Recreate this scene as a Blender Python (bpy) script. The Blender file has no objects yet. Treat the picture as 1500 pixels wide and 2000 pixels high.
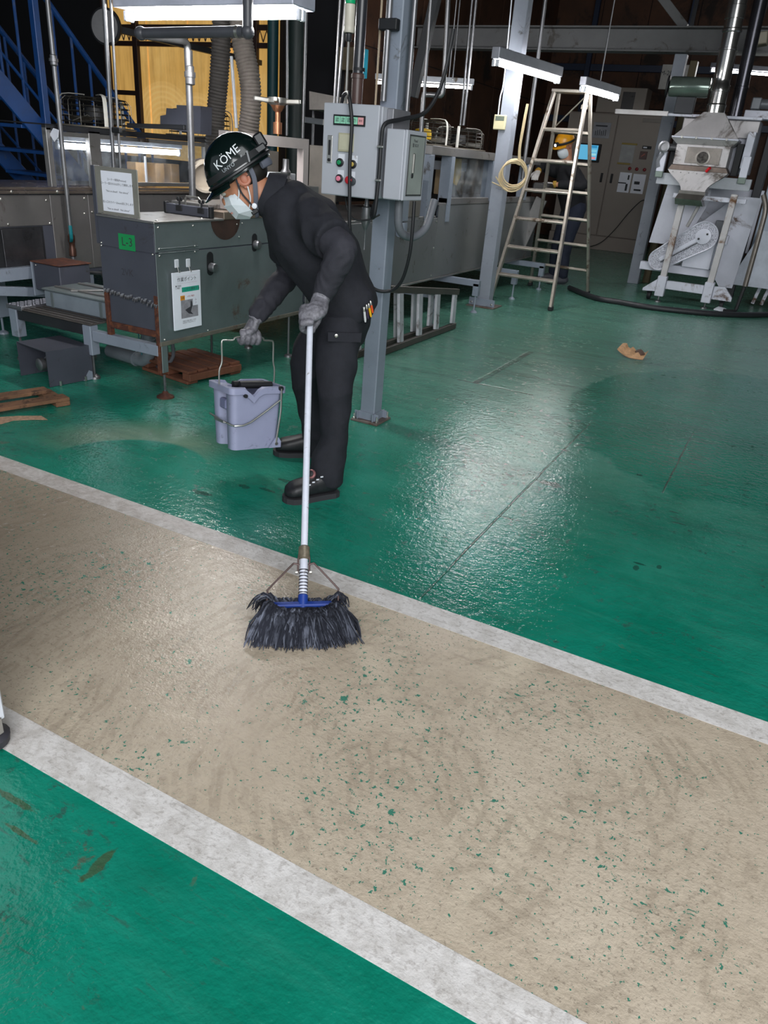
import bpy, math, random
from mathutils import Vector as V, Matrix, noise
random.seed(7)
S = bpy.context.scene
COL = S.collection
DATA = bpy.data

# ---------------------------------------------------------------- camera, light, exposure
cam_d = DATA.cameras.new('camera'); cam_d.sensor_width = 36; cam_d.sensor_height = 36
cam_d.lens = 1442 / 2000 * 36; cam_d.clip_start = .05; cam_d.clip_end = 100
cam = DATA.objects.new('camera', cam_d); COL.objects.link(cam)
cam.matrix_world = Matrix(((0.879229, -0.263911, 0.39662, 0), (0.470475, 0.350124, -0.809979, 0),
                           (0.074896, 0.898757, 0.432003, 1.32), (0, 0, 0, 1)))
S.camera = cam
S.view_settings.view_transform = 'Standard'; S.view_settings.look = 'None'
S.view_settings.gamma = 1; S.view_settings.exposure = 0.25; S.view_settings.use_curve_mapping = False
W = DATA.worlds.new('daylight'); S.world = W; W.use_nodes = True
W.node_tree.nodes['Background'].inputs[0].default_value = (.80, .90, 1.0, 1)
W.node_tree.nodes['Background'].inputs[1].default_value = .35
def area(name, loc, target, sx, sy, power, col=(1, 1, 1)):
    l = DATA.lights.new(name, 'AREA'); l.shape = 'RECTANGLE'; l.size = sx; l.size_y = sy
    l.energy = power; l.color = col
    o = DATA.objects.new(name, l); COL.objects.link(o); o.location = loc
    o.rotation_euler = (V(target) - V(loc)).to_track_quat('-Z', 'Y').to_euler()
    return o
area('doorway_daylight', (3.1, -3.1, 3.0), (0.7, 3.0, 0.2), 6.2, 3.6, 490, (.97, .985, 1))
area('overhead_fill', (0.8, 0.6, 4.7), (0.8, 0.8, 0), 3.0, 2.2, 55, (.95, .975, 1))  # unseen fill light added under the closed ceiling

# ---------------------------------------------------------------- materials
def lin(h):
    if isinstance(h, str):
        h = h.lstrip('#'); c = [int(h[i:i + 2], 16) / 255 for i in (0, 2, 4)]
    else: c = h
    return tuple((x / 12.92 if x <= .04045 else ((x + .055) / 1.055) ** 2.4) for x in c) + (1,)
class NT:
    def __init__(s, name):
        s.m = DATA.materials.new(name); s.m.use_nodes = True; s.t = s.m.node_tree
        s.b = s.t.nodes['Principled BSDF']
    def n(s, typ, **kw):
        x = s.t.nodes.new('ShaderNode' + typ)
        for k, v in kw.items():
            if hasattr(x, k) and k not in x.inputs: setattr(x, k, v)
            else: x.inputs[k].default_value = v
        return x
    def l(s, a, b): s.t.links.new(a, b)
    def val(s, x, sock):
        if hasattr(x, 'is_output'): s.l(x, sock)
        else: sock.default_value = x
    def math(s, op, a, b=0.0, c=None, clamp=False):
        x = s.t.nodes.new('ShaderNodeMath'); x.operation = op; x.use_clamp = clamp
        s.val(a, x.inputs[0]); s.val(b, x.inputs[1])
        if c is not None: s.val(c, x.inputs[2])
        return x.outputs[0]
    def mix(s, f, a, b):
        x = s.t.nodes.new('ShaderNodeMix'); x.data_type = 'RGBA'
        s.val(f, x.inputs[0]); s.val(a, x.inputs[6]); s.val(b, x.inputs[7]); return x.outputs[2]
    def mixf(s, f, a, b):
        x = s.t.nodes.new('ShaderNodeMix'); s.val(f, x.inputs[0]); s.val(a, x.inputs[2]); s.val(b, x.inputs[3]); return x.outputs[0]
    def coord(s): return s.t.nodes.new('ShaderNodeTexCoord').outputs['Object']
    def mapp(s, co, loc=(0, 0, 0), rot=(0, 0, 0), sc=(1, 1, 1)):
        x = s.t.nodes.new('ShaderNodeMapping'); s.l(co, x.inputs[0])
        x.inputs[1].default_value = loc; x.inputs[2].default_value = rot; x.inputs[3].default_value = sc; return x.outputs[0]
    def noise(s, co, scale, detail=4, rough=.6, dist=0):
        x = s.t.nodes.new('ShaderNodeTexNoise'); s.l(co, x.inputs['Vector'])
        x.inputs['Scale'].default_value = scale; x.inputs['Detail'].default_value = detail
        x.inputs['Roughness'].default_value = rough; x.inputs['Distortion'].default_value = dist
        return x.outputs[0]
    def ramp(s, f, a, b):            # smooth step from a to b
        x = s.t.nodes.new('ShaderNodeMapRange'); x.interpolation_type = 'SMOOTHSTEP'
        s.val(f, x.inputs[0]); x.inputs[1].default_value = a; x.inputs[2].default_value = b; return x.outputs[0]
    def bump(s, h, strength, dist=.01):
        x = s.t.nodes.new('ShaderNodeBump'); x.inputs['Strength'].default_value = strength
        x.inputs['Distance'].default_value = dist; s.val(h, x.inputs['Height']); s.l(x.outputs[0], s.b.inputs['Normal'])
_mats = {}
def mat(name, col, rough=.5, metal=0., var=.12, scale=6., bump=0., bscale=80., dirt=None, damt=.4, dscale=5., coat=0., spec=.5):
    """painted / metal / plastic surface with uneven tone, optional dirt or rust blotches and fine relief"""
    if name in _mats: return _mats[name]
    t = NT(name); co = t.coord(); c = lin(col)
    f = t.noise(co, scale, 5, .65)
    lo = tuple(x * (1 - var) for x in c[:3]) + (1,); hi = tuple(min(1, x * (1 + var)) for x in c[:3]) + (1,)
    cc = t.mix(t.ramp(f, .3, .7), lo, hi)
    rr = t.mixf(f, max(.05, rough - .1), min(1, rough + .1))
    if dirt:
        d = t.ramp(t.noise(co, dscale, 8, .7, .6), .62 - damt * .3, .72 - damt * .2)
        cc = t.mix(d, cc, lin(dirt)); rr = t.mixf(d, rr, .8)
    t.val(cc, t.b.inputs['Base Color']); t.val(rr, t.b.inputs['Roughness'])
    t.b.inputs['Metallic'].default_value = metal; t.b.inputs['Specular IOR Level'].default_value = spec
    t.b.inputs['Coat Weight'].default_value = coat
    if bump: t.bump(t.noise(co, bscale, 3, .6), bump, .004)
    _mats[name] = t.m; return t.m
def glow(name, col, strength):
    if name in _mats: return _mats[name]
    t = NT(name); t.b.inputs['Base Color'].default_value = lin(col)
    t.b.inputs['Emission Color'].default_value = lin(col); t.b.inputs['Emission Strength'].default_value = strength
    _mats[name] = t.m; return t.m
def glass(name, col='#ffffff', rough=.05, alpha=.25):
    if name in _mats: return _mats[name]
    t = NT(name); nt = t.t
    tr = t.n('BsdfTransparent'); gl = t.n('BsdfGlossy'); gl.inputs['Roughness'].default_value = rough
    df = t.n('BsdfDiffuse'); df.inputs['Color'].default_value = lin(col); tr.inputs['Color'].default_value = lin(col)
    m1 = nt.nodes.new('ShaderNodeMixShader'); m2 = nt.nodes.new('ShaderNodeMixShader')
    f = t.ramp(t.noise(t.coord(), 5, 6, .7), .3, .8)
    t.l(t.math('MULTIPLY', f, alpha), m1.inputs[0]); t.l(tr.outputs[0], m1.inputs[1]); t.l(df.outputs[0], m1.inputs[2])
    m2.inputs[0].default_value = .08; t.l(m1.outputs[0], m2.inputs[1]); t.l(gl.outputs[0], m2.inputs[2])
    t.l(m2.outputs[0], nt.nodes['Material Output'].inputs[0]); _mats[name] = t.m; return t.m

# ---------------------------------------------------------------- mesh building
def frame(d):
    d = V(d).normalized(); u = V((0, 0, 1)) if abs(d.z) < .9 else V((1, 0, 0))
    x = u.cross(d).normalized(); return x, d.cross(x)
class MB:
    def __init__(s): s.v = []; s.f = []; s.mi = []; s.cur = 0
    def add(s, vs, fs):
        o = len(s.v); s.v += [V(p) for p in vs]; s.f += [tuple(i + o for i in f) for f in fs]; s.mi += [s.cur] * len(fs); return s
    def m(s, i): s.cur = i; return s
    def obox(s, c, ax, ay, az, ch=0.):
        """box from centre and three half-axis vectors, chamfer ch in metres"""
        c, A = V(c), [V(ax), V(ay), V(az)]
        L = [a.length or 1e-6 for a in A]; U = [a / l for a, l in zip(A, L)]; ch = min(ch, min(L) * .8)
        if ch <= 0:
            vs = [c + A[0] * x + A[1] * y + A[2] * z for x in (-1, 1) for y in (-1, 1) for z in (-1, 1)]
            return s.add(vs, [(0, 1, 3, 2), (4, 6, 7, 5), (0, 4, 5, 1), (2, 3, 7, 6), (0, 2, 6, 4), (1, 5, 7, 3)])
        vs = []; ix = {}
        for x in (-1, 1):
            for y in (-1, 1):
                for z in (-1, 1):
                    for k in range(3):
                        g = [L[j] if j == k else L[j] - ch for j in range(3)]
                        ix[x, y, z, k] = len(vs); vs.append(c + U[0] * x * g[0] + U[1] * y * g[1] + U[2] * z * g[2])
        fs = []
        for k in range(3):
            a, b = (k + 1) % 3, (k + 2) % 3
            for sg in (-1, 1):
                q = []
                for p, r in ((-1, -1), (1, -1), (1, 1), (-1, 1)):
                    t = [0, 0, 0]; t[k] = sg; t[a] = p; t[b] = r; q.append(ix[tuple(t) + (k,)])
                fs.append(tuple(q) if sg > 0 else tuple(q[::-1]))
            for p in (-1, 1):
                for r in (-1, 1):
                    t0 = [0, 0, 0]; t0[a] = p; t0[b] = r; t1 = list(t0); t0[k] = -1; t1[k] = 1
                    q = (ix[tuple(t0) + (a,)], ix[tuple(t1) + (a,)], ix[tuple(t1) + (b,)], ix[tuple(t0) + (b,)])
                    fs.append(q if p * r > 0 else q[::-1])
        for x in (-1, 1):
            for y in (-1, 1):
                for z in (-1, 1):
                    q = tuple(ix[x, y, z, k] for k in range(3)); fs.append(q if x * y * z > 0 else q[::-1])
        return s.add(vs, fs)
    def box(s, lo, hi, ch=0.):
        lo, hi = V(lo), V(hi); h = (hi - lo) / 2
        return s.obox((lo + hi) / 2, (h.x, 0, 0), (0, h.y, 0), (0, 0, h.z), ch)
    def bar(s, a, b, w, h, up=(0, 0, 1), ch=0.):
        """rectangular bar from a to b; w across, h along 'up'"""
        a, b = V(a), V(b); d = (b - a); u = V(up); u = (u - d.normalized() * u.dot(d.normalized()))
        if u.length < 1e-4: u = frame(d)[0]
        u.normalize(); x = d.normalized().cross(u)
        return s.obox((a + b) / 2, x * w / 2, d / 2, u * h / 2, ch)
    def loft(s, rings, caps=True, closed=True):
        n = len(rings[0]); vs = [p for r in rings for p in r]; fs = []
        for i in range(len(rings) - 1):
            for j in range(n if closed else n - 1):
                k = (j + 1) % n
                fs.append((i * n + j, i * n + k, (i + 1) * n + k, (i + 1) * n + j))
        if caps: fs += [tuple(range(n))[::-1], tuple((len(rings) - 1) * n + j for j in range(n))]
        return s.add(vs, fs)
    def tube(s, pts, r, n=8, caps=True, smooth=0, flat=1.0, up=None):
        pts = [V(p) for p in pts]; rs = list(r) if hasattr(r, '__len__') else [r] * len(pts)
        if smooth: pts, rs = spline(pts, rs, smooth)
        x = None; rings = []
        for i, p in enumerate(pts):
            d = (pts[min(i + 1, len(pts) - 1)] - pts[max(i - 1, 0)])
            if d.length < 1e-7: d = V((0, 0, 1))
            d.normalize()
            if x is None: x = (V(up) - d * V(up).dot(d)).normalized() if up else frame(d)[0]
            else:
                x = x - d * x.dot(d); x = x.normalized() if x.length > 1e-5 else frame(d)[0]
            y = d.cross(x)
            rings.append([p + x * math.cos(t) * rs[i] + y * math.sin(t) * rs[i] * flat for t in [2 * math.pi * k / n for k in range(n)]])
        return s.loft(rings, caps)
    def caps_tube(s, pts, rs, n=14, smooth=4, flat=1., up=None):
        """tapered limb with rounded ends"""
        pts = [V(p) for p in pts]; rs = list(rs)
        if smooth: pts, rs = spline(pts, rs, smooth)
        d0 = (pts[0] - pts[1]).normalized(); d1 = (pts[-1] - pts[-2]).normalized()
        a = [(pts[0] + d0 * rs[0] * math.sin(t), rs[0] * math.cos(t)) for t in (1.45, 1.1, .75, .4)]
        b = [(pts[-1] + d1 * rs[-1] * math.sin(t), rs[-1] * math.cos(t)) for t in (.4, .75, 1.1, 1.45)]
        P = [q[0] for q in a] + pts + [q[0] for q in b]; R = [q[1] for q in a] + rs + [q[1] for q in b]
        return s.tube(P, R, n, True, 0, flat, up)
    def lathe(s, prof, base, axis=(0, 0, 1), n=20, caps=True):
        ax = V(axis).normalized(); x, y = frame(ax); base = V(base)
        rings = [[base + ax * z + (x * math.cos(t) + y * math.sin(t)) * r for t in [2 * math.pi * k / n for k in range(n)]] for r, z in prof]
        return s.loft(rings, caps)
    def cyl(s, a, b, r, n=16, r2=None):
        a, b = V(a), V(b); return s.lathe([(r, 0), (r if r2 is None else r2, (b - a).length)], a, b - a, n)
    def ball(s, c, rx, ry=None, rz=None, ax=None, n=14, m=9):
        ry = ry or rx; rz = rz or rx; A = ax or (V((1, 0, 0)), V((0, 1, 0)), V((0, 0, 1))); c = V(c)
        A = [V(q) for q in A]; rings = []
        for i in range(m + 1):
            ph = -math.pi / 2 + math.pi * (i + .001) / (m + .002); cz = math.sin(ph); cr = max(.004, math.cos(ph))
            rings.append([c + A[0] * rx * cr * math.cos(t) + A[1] * ry * cr * math.sin(t) + A[2] * rz * cz for t in [2 * math.pi * k / n for k in range(n)]])
        return s.loft(rings)
    def prism(s, poly, d):
        """planar polygon (list of 3D points) extruded by vector d"""
        d = V(d); p = [V(q) for q in poly]; return s.loft([p, [q + d for q in p]])
    def torus(s, c, axis, R, r, n=28, k=6, arc=(0, 2 * math.pi)):
        x, y = frame(axis); c = V(c); full = abs(arc[1] - arc[0] - 2 * math.pi) < 1e-3
        N = n + 1
        pts = [c + (x * math.cos(t) + y * math.sin(t)) * R for t in [arc[0] + (arc[1] - arc[0]) * i / n for i in range(N)]]
        return s.tube(pts, r, k, not full)
    def build(s, name, mats, parent=None, smooth=35, **props):
        me = DATA.meshes.new(name); off = origin(parent)
        me.from_pydata([p - off for p in s.v], [], s.f)
        mats = mats if isinstance(mats, (list, tuple)) else [mats]
        for q in mats: me.materials.append(q)
        if len(mats) > 1: me.polygons.foreach_set('material_index', s.mi)
        fixmesh(me, smooth)
        o = DATA.objects.new(name, me); COL.objects.link(o)
        if parent: o.parent = parent
        for k, v in props.items(): o[k] = v
        return o
def fixmesh(me, smooth):
    import bmesh
    bm = bmesh.new(); bm.from_mesh(me); bmesh.ops.recalc_face_normals(bm, faces=bm.faces[:]); bm.to_mesh(me); bm.free()
    if smooth:
        me.polygons.foreach_set('use_smooth', [True] * len(me.polygons)); me.set_sharp_from_angle(angle=math.radians(smooth))
    me.update()
def origin(o):
    p = V((0, 0, 0))
    while o: p += o.location; o = o.parent
    return p
def spline(pts, rs, k):
    P = []; R = []; n = len(pts)
    for i in range(n - 1):
        a, b, c, d = pts[max(i - 1, 0)], pts[i], pts[i + 1], pts[min(i + 2, n - 1)]
        ra, rb, rc, rd = rs[max(i - 1, 0)], rs[i], rs[i + 1], rs[min(i + 2, n - 1)]
        for j in range(k):
            t = j / k
            f = lambda a, b, c, d: .5 * ((2 * b) + (c - a) * t + (2 * a - 5 * b + 4 * c - d) * t * t + (3 * b - a - 3 * c + d) * t ** 3)
            P.append(f(a, b, c, d)); R.append(f(ra, rb, rc, rd))
    P.append(pts[-1]); R.append(rs[-1]); return P, R
def thing(name, label, cat, loc, group=None):
    o = DATA.objects.new(name, None); COL.objects.link(o); o.location = loc; o.empty_display_size = .1
    o['label'] = label; o['category'] = cat
    if group: o['group'] = group
    return o
def tag(o, label, cat, group=None):
    o['label'] = label; o['category'] = cat
    if group: o['group'] = group
    return o
def struct(o): o['kind'] = 'structure'; return o
def children(o): return [c for c in DATA.objects if c.parent == o]
def dup(o, delta, label=None, parent=None):
    c = o.copy(); COL.objects.link(c); c.parent = parent
    if parent is None: c.location = V(o.location) + V(delta)
    if label: c['label'] = label
    for ch in list(o.children): dup(ch, (0, 0, 0), None, c)
    return c
def text(body, size, origin_, right, up, depth=.0006, align='CENTER'):
    """flat lettering as a mesh builder"""
    cu = DATA.curves.new('lettering', 'FONT'); cu.body = body; cu.size = size; cu.align_x = align; cu.align_y = 'CENTER'; cu.resolution_u = 2
    o = DATA.objects.new('lettering', cu); COL.objects.link(o); bpy.context.view_layer.update()
    me = DATA.meshes.new_from_object(o.evaluated_get(bpy.context.evaluated_depsgraph_get()))
    r, u = V(right).normalized(), V(up).normalized(); nn = r.cross(u).normalized(); b = MB()
    b.add([V(origin_) + r * v.co.x + u * v.co.y + nn * depth for v in me.vertices], [tuple(p.vertices) for p in me.polygons])
    DATA.objects.remove(o); DATA.curves.remove(cu); DATA.meshes.remove(me); return b
def merge(*mbs):
    r = MB()
    for b in mbs: r.add(b.v, b.f)
    return r
def fuse(mb, voxel, it=6, fac=.5, wr=0., ws=12., seed=0., stretch=None, sub=0):
    """join overlapping closed solids into one skin (voxel remesh), relax it and press folds into it; returns a builder"""
    me = DATA.meshes.new('t'); me.from_pydata(mb.v, [], mb.f); fixmesh(me, 0)
    o = DATA.objects.new('t', me); COL.objects.link(o)
    q = o.modifiers.new('r', 'REMESH'); q.mode = 'VOXEL'; q.voxel_size = voxel
    if it: z = o.modifiers.new('s', 'SMOOTH'); z.iterations = it; z.factor = fac
    bpy.context.view_layer.update()
    e = DATA.meshes.new_from_object(o.evaluated_get(bpy.context.evaluated_depsgraph_get()))
    r = MB(); vs = []
    for v in e.vertices:
        p = v.co.copy()
        if wr:
            q = p.copy()
            if stretch: q = V((q.dot(V(stretch[0])), q.dot(V(stretch[1])), q.dot(V(stretch[2]))))
            q = q * ws + V((seed, seed * 1.7, 0))
            w = noise.turbulence_vector(q * .35, 2, False)
            h = 1 - abs(noise.noise(q + w * .9)) * 2.2
            p += v.normal * wr * (h - .4)
        vs.append(p)
    r.add(vs, [tuple(f.vertices) for f in e.polygons])
    DATA.objects.remove(o); DATA.meshes.remove(me); DATA.meshes.remove(e); return r

PAINT = mat('grey_blue_paint', '#7f8794', .45, .0, .08, 4, dirt='#4c4a48', damt=.15, dscale=7)
STEEL = mat('dull_stainless', '#8d8b8a', .38, .75, .12, 3, dirt='#4a4038', damt=.15)
GALV = mat('galvanised_pipe', '#7d7d80', .42, .8, .15, 14)
DARK = mat('blackened_steel', '#2b2c30', .5, .3)
BLACK = mat('black_rubber', '#141519', .6)
BOLT = mat('bright_bolt', '#b9b7b2', .3, .9)
WHITE = mat('white_paint', '#d4d7df', .45, 0, .06, 5, dirt='#6b5b4a', damt=.1)
PAPER = mat('white_paper', '#e6e8f2', .7, 0, .03)
INK = mat('dark_ink', '#33343a', .8, 0, .05)
RUST = mat('rust', '#4c2a20', .8, .1, .3, 20, .3, 60, dirt='#6b3d26', damt=.5, dscale=25)
TUBE = glow('fluorescent_tube', '#ffffff', 72)
WOOD = mat('rough_wood', '#7d5a41', .8, 0, .25, 12, .4, 60, dirt='#4d3526', damt=.4, dscale=18)

# ---------------------------------------------------------------- floor paint
def floor_green():
    t = NT('green_floor_paint'); co = t.coord()
    sep = t.n('SeparateXYZ'); t.l(co, sep.inputs[0]); x, y = sep.outputs[0], sep.outputs[1]
    big = t.noise(co, .55, 4, .6, .4); mid = t.noise(co, 2.6, 6, .68, .5); fine = t.noise(co, 22, 5, .7)
    strk = t.noise(t.mapp(co, rot=(0, 0, .35), sc=(1.2, 6, 1)), 2.2, 6, .7, .6)
    c = t.mix(t.ramp(mid, .3, .75), lin('#0a7660'), lin('#158872'))
    c = t.mix(t.math('MULTIPLY', t.ramp(strk, .45, .8), .28), c, lin('#3a9c86'))
    # dried dust film further back, wiped away in the freshly mopped patch
    edge = t.math('ADD', t.math('MULTIPLY', t.math('SUBTRACT', big, .5), 2.4), y)
    edge = t.math('ADD', edge, t.math('MULTIPLY', t.math('SUBTRACT', mid, .5), .9))
    film = t.ramp(edge, 2.1, 5.6)
    dx = t.math('SUBTRACT', x, -.1); dy = t.math('SUBTRACT', y, 4.9)
    el = t.math('ADD', t.math('MULTIPLY', t.math('MULTIPLY', dx, dx), 1.15), t.math('MULTIPLY', t.math('MULTIPLY', dy, dy), .48))
    el = t.math('ADD', el, t.math('MULTIPLY', t.math('SUBTRACT', mid, .5), .55))
    mop = t.ramp(el, 1.02, .93)
    film = t.math('MULTIPLY', film, t.math('SUBTRACT', 1.0, t.math('MULTIPLY', mop, .8)))
    film = t.math('MULTIPLY', film, t.mixf(t.ramp(strk, .3, .75), .65, 1.0))
    c = t.mix(t.math('MULTIPLY', film, .72), c, lin('#6b8a7c'))
    c = t.mix(t.math('MULTIPLY', mop, .3), c, lin('#04553f'))
    # arcs left by drying mop water near the lane
    dx2 = t.math('SUBTRACT', x, -2.35); dy2 = t.math('SUBTRACT', y, 2.15)
    r2 = t.math('SQRT', t.math('ADD', t.math('MULTIPLY', dx2, dx2), t.math('MULTIPLY', dy2, dy2)))
    ring = t.math('MULTIPLY', t.ramp(r2, .36, .385), t.ramp(r2, .75, .42))
    ring = t.math('MULTIPLY', ring, t.math('MULTIPLY', t.ramp(y, 2.05, 2.35), t.ramp(x, -2.0, -2.4)))
    c = t.mix(t.math('MULTIPLY', ring, .42), c, lin('#a09c80'))
    # dark scuffs, specks, rust marks
    sp = t.math('MULTIPLY', t.ramp(t.noise(co, 17, 7, .78), .56, .62), t.ramp(t.noise(co, 2.1, 4, .65), .47, .6))
    c = t.mix(t.math('MULTIPLY', sp, .7), c, lin('#1d332f'))
    sc = t.math('MULTIPLY', t.ramp(t.noise(t.mapp(co, rot=(0, 0, .5), sc=(2, 12, 1)), 5, 7, .75, .3), .57, .66), t.ramp(big, .42, .56))
    c = t.mix(t.math('MULTIPLY', sc, .5), c, lin('#3a4a44'))
    rs = t.math('MULTIPLY', t.ramp(t.noise(co, 9, 6, .7, .4), .63, .70), t.ramp(t.noise(co, .9, 2, .5), .48, .6))
    c = t.mix(t.math('MULTIPLY', rs, .6), c, lin('#6b4a3c'))
    bd = t.noise(t.mapp(co, rot=(0, 0, -.25), sc=(.7, 2.6, 1)), 1.1, 5, .65, .5)
    c = t.mix(t.math('MULTIPLY', t.ramp(bd, .5, .68), .38), c, lin('#285c50'))
    hs = t.noise(t.mapp(co, rot=(0, 0, .2), sc=(1, 9, 1)), 26, 5, .75, .2); hs2 = t.noise(t.mapp(co, rot=(0, 0, 1.1), sc=(1, 9, 1)), 22, 5, .75, .2)
    hh = t.math('MULTIPLY', t.math('MAXIMUM', t.ramp(hs, .58, .68), t.ramp(hs2, .6, .7)), t.ramp(bd, .38, .6))
    c = t.mix(t.math('MULTIPLY', hh, .5), c, lin('#1f4038'))
    # chips, drips and stains at known spots: x, y, half sizes
    for px, py, a, b_, col in ((-.205, 2.668, .026, .008, '#0c1414'), (-.213, 2.625, .012, .022, '#1f2b28'), (-.138, 2.689, .009, .018, '#1f2b28'), (-.167, 3.26, .024, .006, '#2a3a34'), (-.134, 3.15, .03, .006, '#2a3a34'),
            (-.39, 3.62, .02, .012, '#1f2b28'), (-.77, 2.74, .05, .006, '#2d3b35'), (-.72, 3.22, .06, .03, '#394a42'), (-1.92, 2.17, .05, .02, '#0c2a24'), (-1.82, 2.33, .03, .02, '#123a30'), (-1.72, 2.49, .04, .014, '#123a30'), (-1.72, 2.36, .05, .012, '#123a30'), (-.905, .685, .013, .045, '#4a3f14'), (-1.19, .705, .07, .008, '#4a4016'), (-1.1, .655, .05, .006, '#4a4016')):
        ex = t.math('DIVIDE', t.math('SUBTRACT', x, px), a); ey = t.math('DIVIDE', t.math('SUBTRACT', y, py), b_)
        e = t.math('ADD', t.math('ADD', t.math('MULTIPLY', ex, ex), t.math('MULTIPLY', ey, ey)), t.math('MULTIPLY', t.math('SUBTRACT', t.noise(co, 30, 3, .6), .5), 3.2))
        c = t.mix(t.math('MULTIPLY', t.ramp(e, 1.2, .6), .62), c, lin(col))
    # seams cut in the slab
    def seam(v, v0, w, u, u0, u1):
        wob = t.math('MULTIPLY', t.math('SUBTRACT', mid, .5), .02)
        d = t.math('ABSOLUTE', t.math('ADD', t.math('SUBTRACT', v, v0), wob))
        return t.math('MULTIPLY', t.ramp(d, w, w * .4), t.math('MULTIPLY', t.ramp(u, u0, u0 + .02), t.ramp(u, u1, u1 - .02)))
    sm = None
    for a in ((x, -.80, .006, y, 1.95, 4.3), (x, -.25, .006, y, 3.45, 4.56), (x, -1.66, .03, y, 4.6, 5.85), (y, 4.62, .012, x, -1.8, -1.25)):
        q = seam(*a); sm = q if sm is None else t.math('MAXIMUM', sm, q)
    c = t.mix(t.math('MULTIPLY', t.math('MULTIPLY', sm, .75), t.mixf(t.ramp(mid, .35, .6), .25, 1.0)), c, lin('#3a3f38'))
    t.l(c, t.b.inputs['Base Color'])
    rg = t.mixf(t.ramp(strk, .3, .7), .12, .22); rg = t.mixf(film, rg, .25); rg = t.mixf(sp, rg, .6)
    t.l(rg, t.b.inputs['Roughness']); t.b.inputs['Specular IOR Level'].default_value = .55
    h = t.math('ADD', t.math('MULTIPLY', t.noise(co, 34, 3, .55), 1.), t.math('MULTIPLY', t.noise(co, 110, 2, .5), .35))
    h = t.math('SUBTRACT', h, t.math('MULTIPLY', sm, .8))
    t.bump(h, .3, .01); return t.m
def floor_lane():
    t = NT('beige_lane_paint'); co = t.coord()
    sep = t.n('SeparateXYZ'); t.l(co, sep.inputs[0]); x, y = sep.outputs[0], sep.outputs[1]
    big = t.noise(co, 1.3, 4, .6, .5); mid = t.noise(co, 5, 6, .7, .6); fine = t.noise(co, 60, 5, .75)
    c = t.mix(t.ramp(big, .3, .7), lin('#bcae9b'), lin('#cfc2af'))
    c = t.mix(t.math('MULTIPLY', t.ramp(mid, .35, .75), .5), c, lin('#aa9b86'))
    c = t.mix(t.math('MULTIPLY', t.ramp(fine, .45, .75), .3), c, lin('#8d8070'))
    c = t.mix(t.math('MULTIPLY', t.ramp(t.noise(co, 1.7, 5, .65, .8), .52, .7), .55), c, lin('#ddd1bb'))
    # worn tyre arcs: distorted rings
    wv = None
    for lo, sc, dst in (((.1, -1.5, 0), 7, 3.0), ((.5, -1.2, 0), 5, 2.2)):
        w = t.t.nodes.new('ShaderNodeTexWave'); w.wave_type = 'RINGS'; w.rings_direction = 'Z'
        t.l(t.mapp(co, loc=lo), w.inputs[0]); w.inputs['Scale'].default_value = sc; w.inputs['Distortion'].default_value = dst * 2
        w.inputs['Detail'].default_value = 4; w.inputs['Detail Scale'].default_value = 1.2
        q = t.ramp(w.outputs[1], .72, .95); wv = q if wv is None else t.math('MAXIMUM', wv, q)
    wv = t.math('MULTIPLY', wv, t.ramp(mid, .4, .62))
    c = t.mix(t.math('MULTIPLY', wv, .30), c, lin('#857869'))
    st = t.noise(t.mapp(co, rot=(0, 0, -.22), sc=(1.5, 40, 1)), 3, 5, .7, .1)
    c = t.mix(t.math('MULTIPLY', t.ramp(st, .55, .7), .22), c, lin('#7f7263'))
    st2 = t.noise(t.mapp(co, rot=(0, 0, .9), sc=(1.5, 50, 1)), 3, 5, .7, .1)
    c = t.mix(t.math('MULTIPLY', t.math('MULTIPLY', t.ramp(st2, .57, .7), t.ramp(big, .42, .6)), .3), c, lin('#857868'))
    dk = t.math('MULTIPLY', t.ramp(t.noise(co, 90, 4, .7), .575, .64), t.ramp(big, .3, .6))
    c = t.mix(t.math('MULTIPLY', dk, .45), c, lin('#574d44'))
    # shade painted into the lane colour, darker towards its far left end
    lane_shade = t.math('MULTIPLY', t.ramp(t.math('ADD', x, t.math('MULTIPLY', mid, .6)), -.3, -2.2), .5)
    c = t.mix(lane_shade, c, lin('#6f6150'))
    # green paint showing through chips
    cl = t.ramp(t.noise(co, 2.4, 3, .6, .3), .40, .60)
    ch = t.ramp(t.math('ADD', t.noise(co, 38, 4, .65, .4), t.math('MULTIPLY', cl, .075)), .700, .715)
    ch2 = t.ramp(t.math('ADD', t.noise(co, 85, 3, .6, .3), t.math('MULTIPLY', cl, .05)), .665, .685)
    ch = t.math('MAXIMUM', ch, ch2)
    c = t.mix(t.math('MULTIPLY', ch, .9), c, lin('#137a66'))
    t.l(c, t.b.inputs['Base Color'])
    t.l(t.mixf(t.ramp(mid, .3, .7), .13, .3), t.b.inputs['Roughness']); t.b.inputs['Specular IOR Level'].default_value = .6
    h = t.math('ADD', t.noise(co, 42, 4, .6), t.math('MULTIPLY', t.noise(co, 140, 3, .6), .5))
    h = t.math('SUBTRACT', h, t.math('MULTIPLY', ch, .3))
    t.bump(h, .3, .008); return t.m
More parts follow.
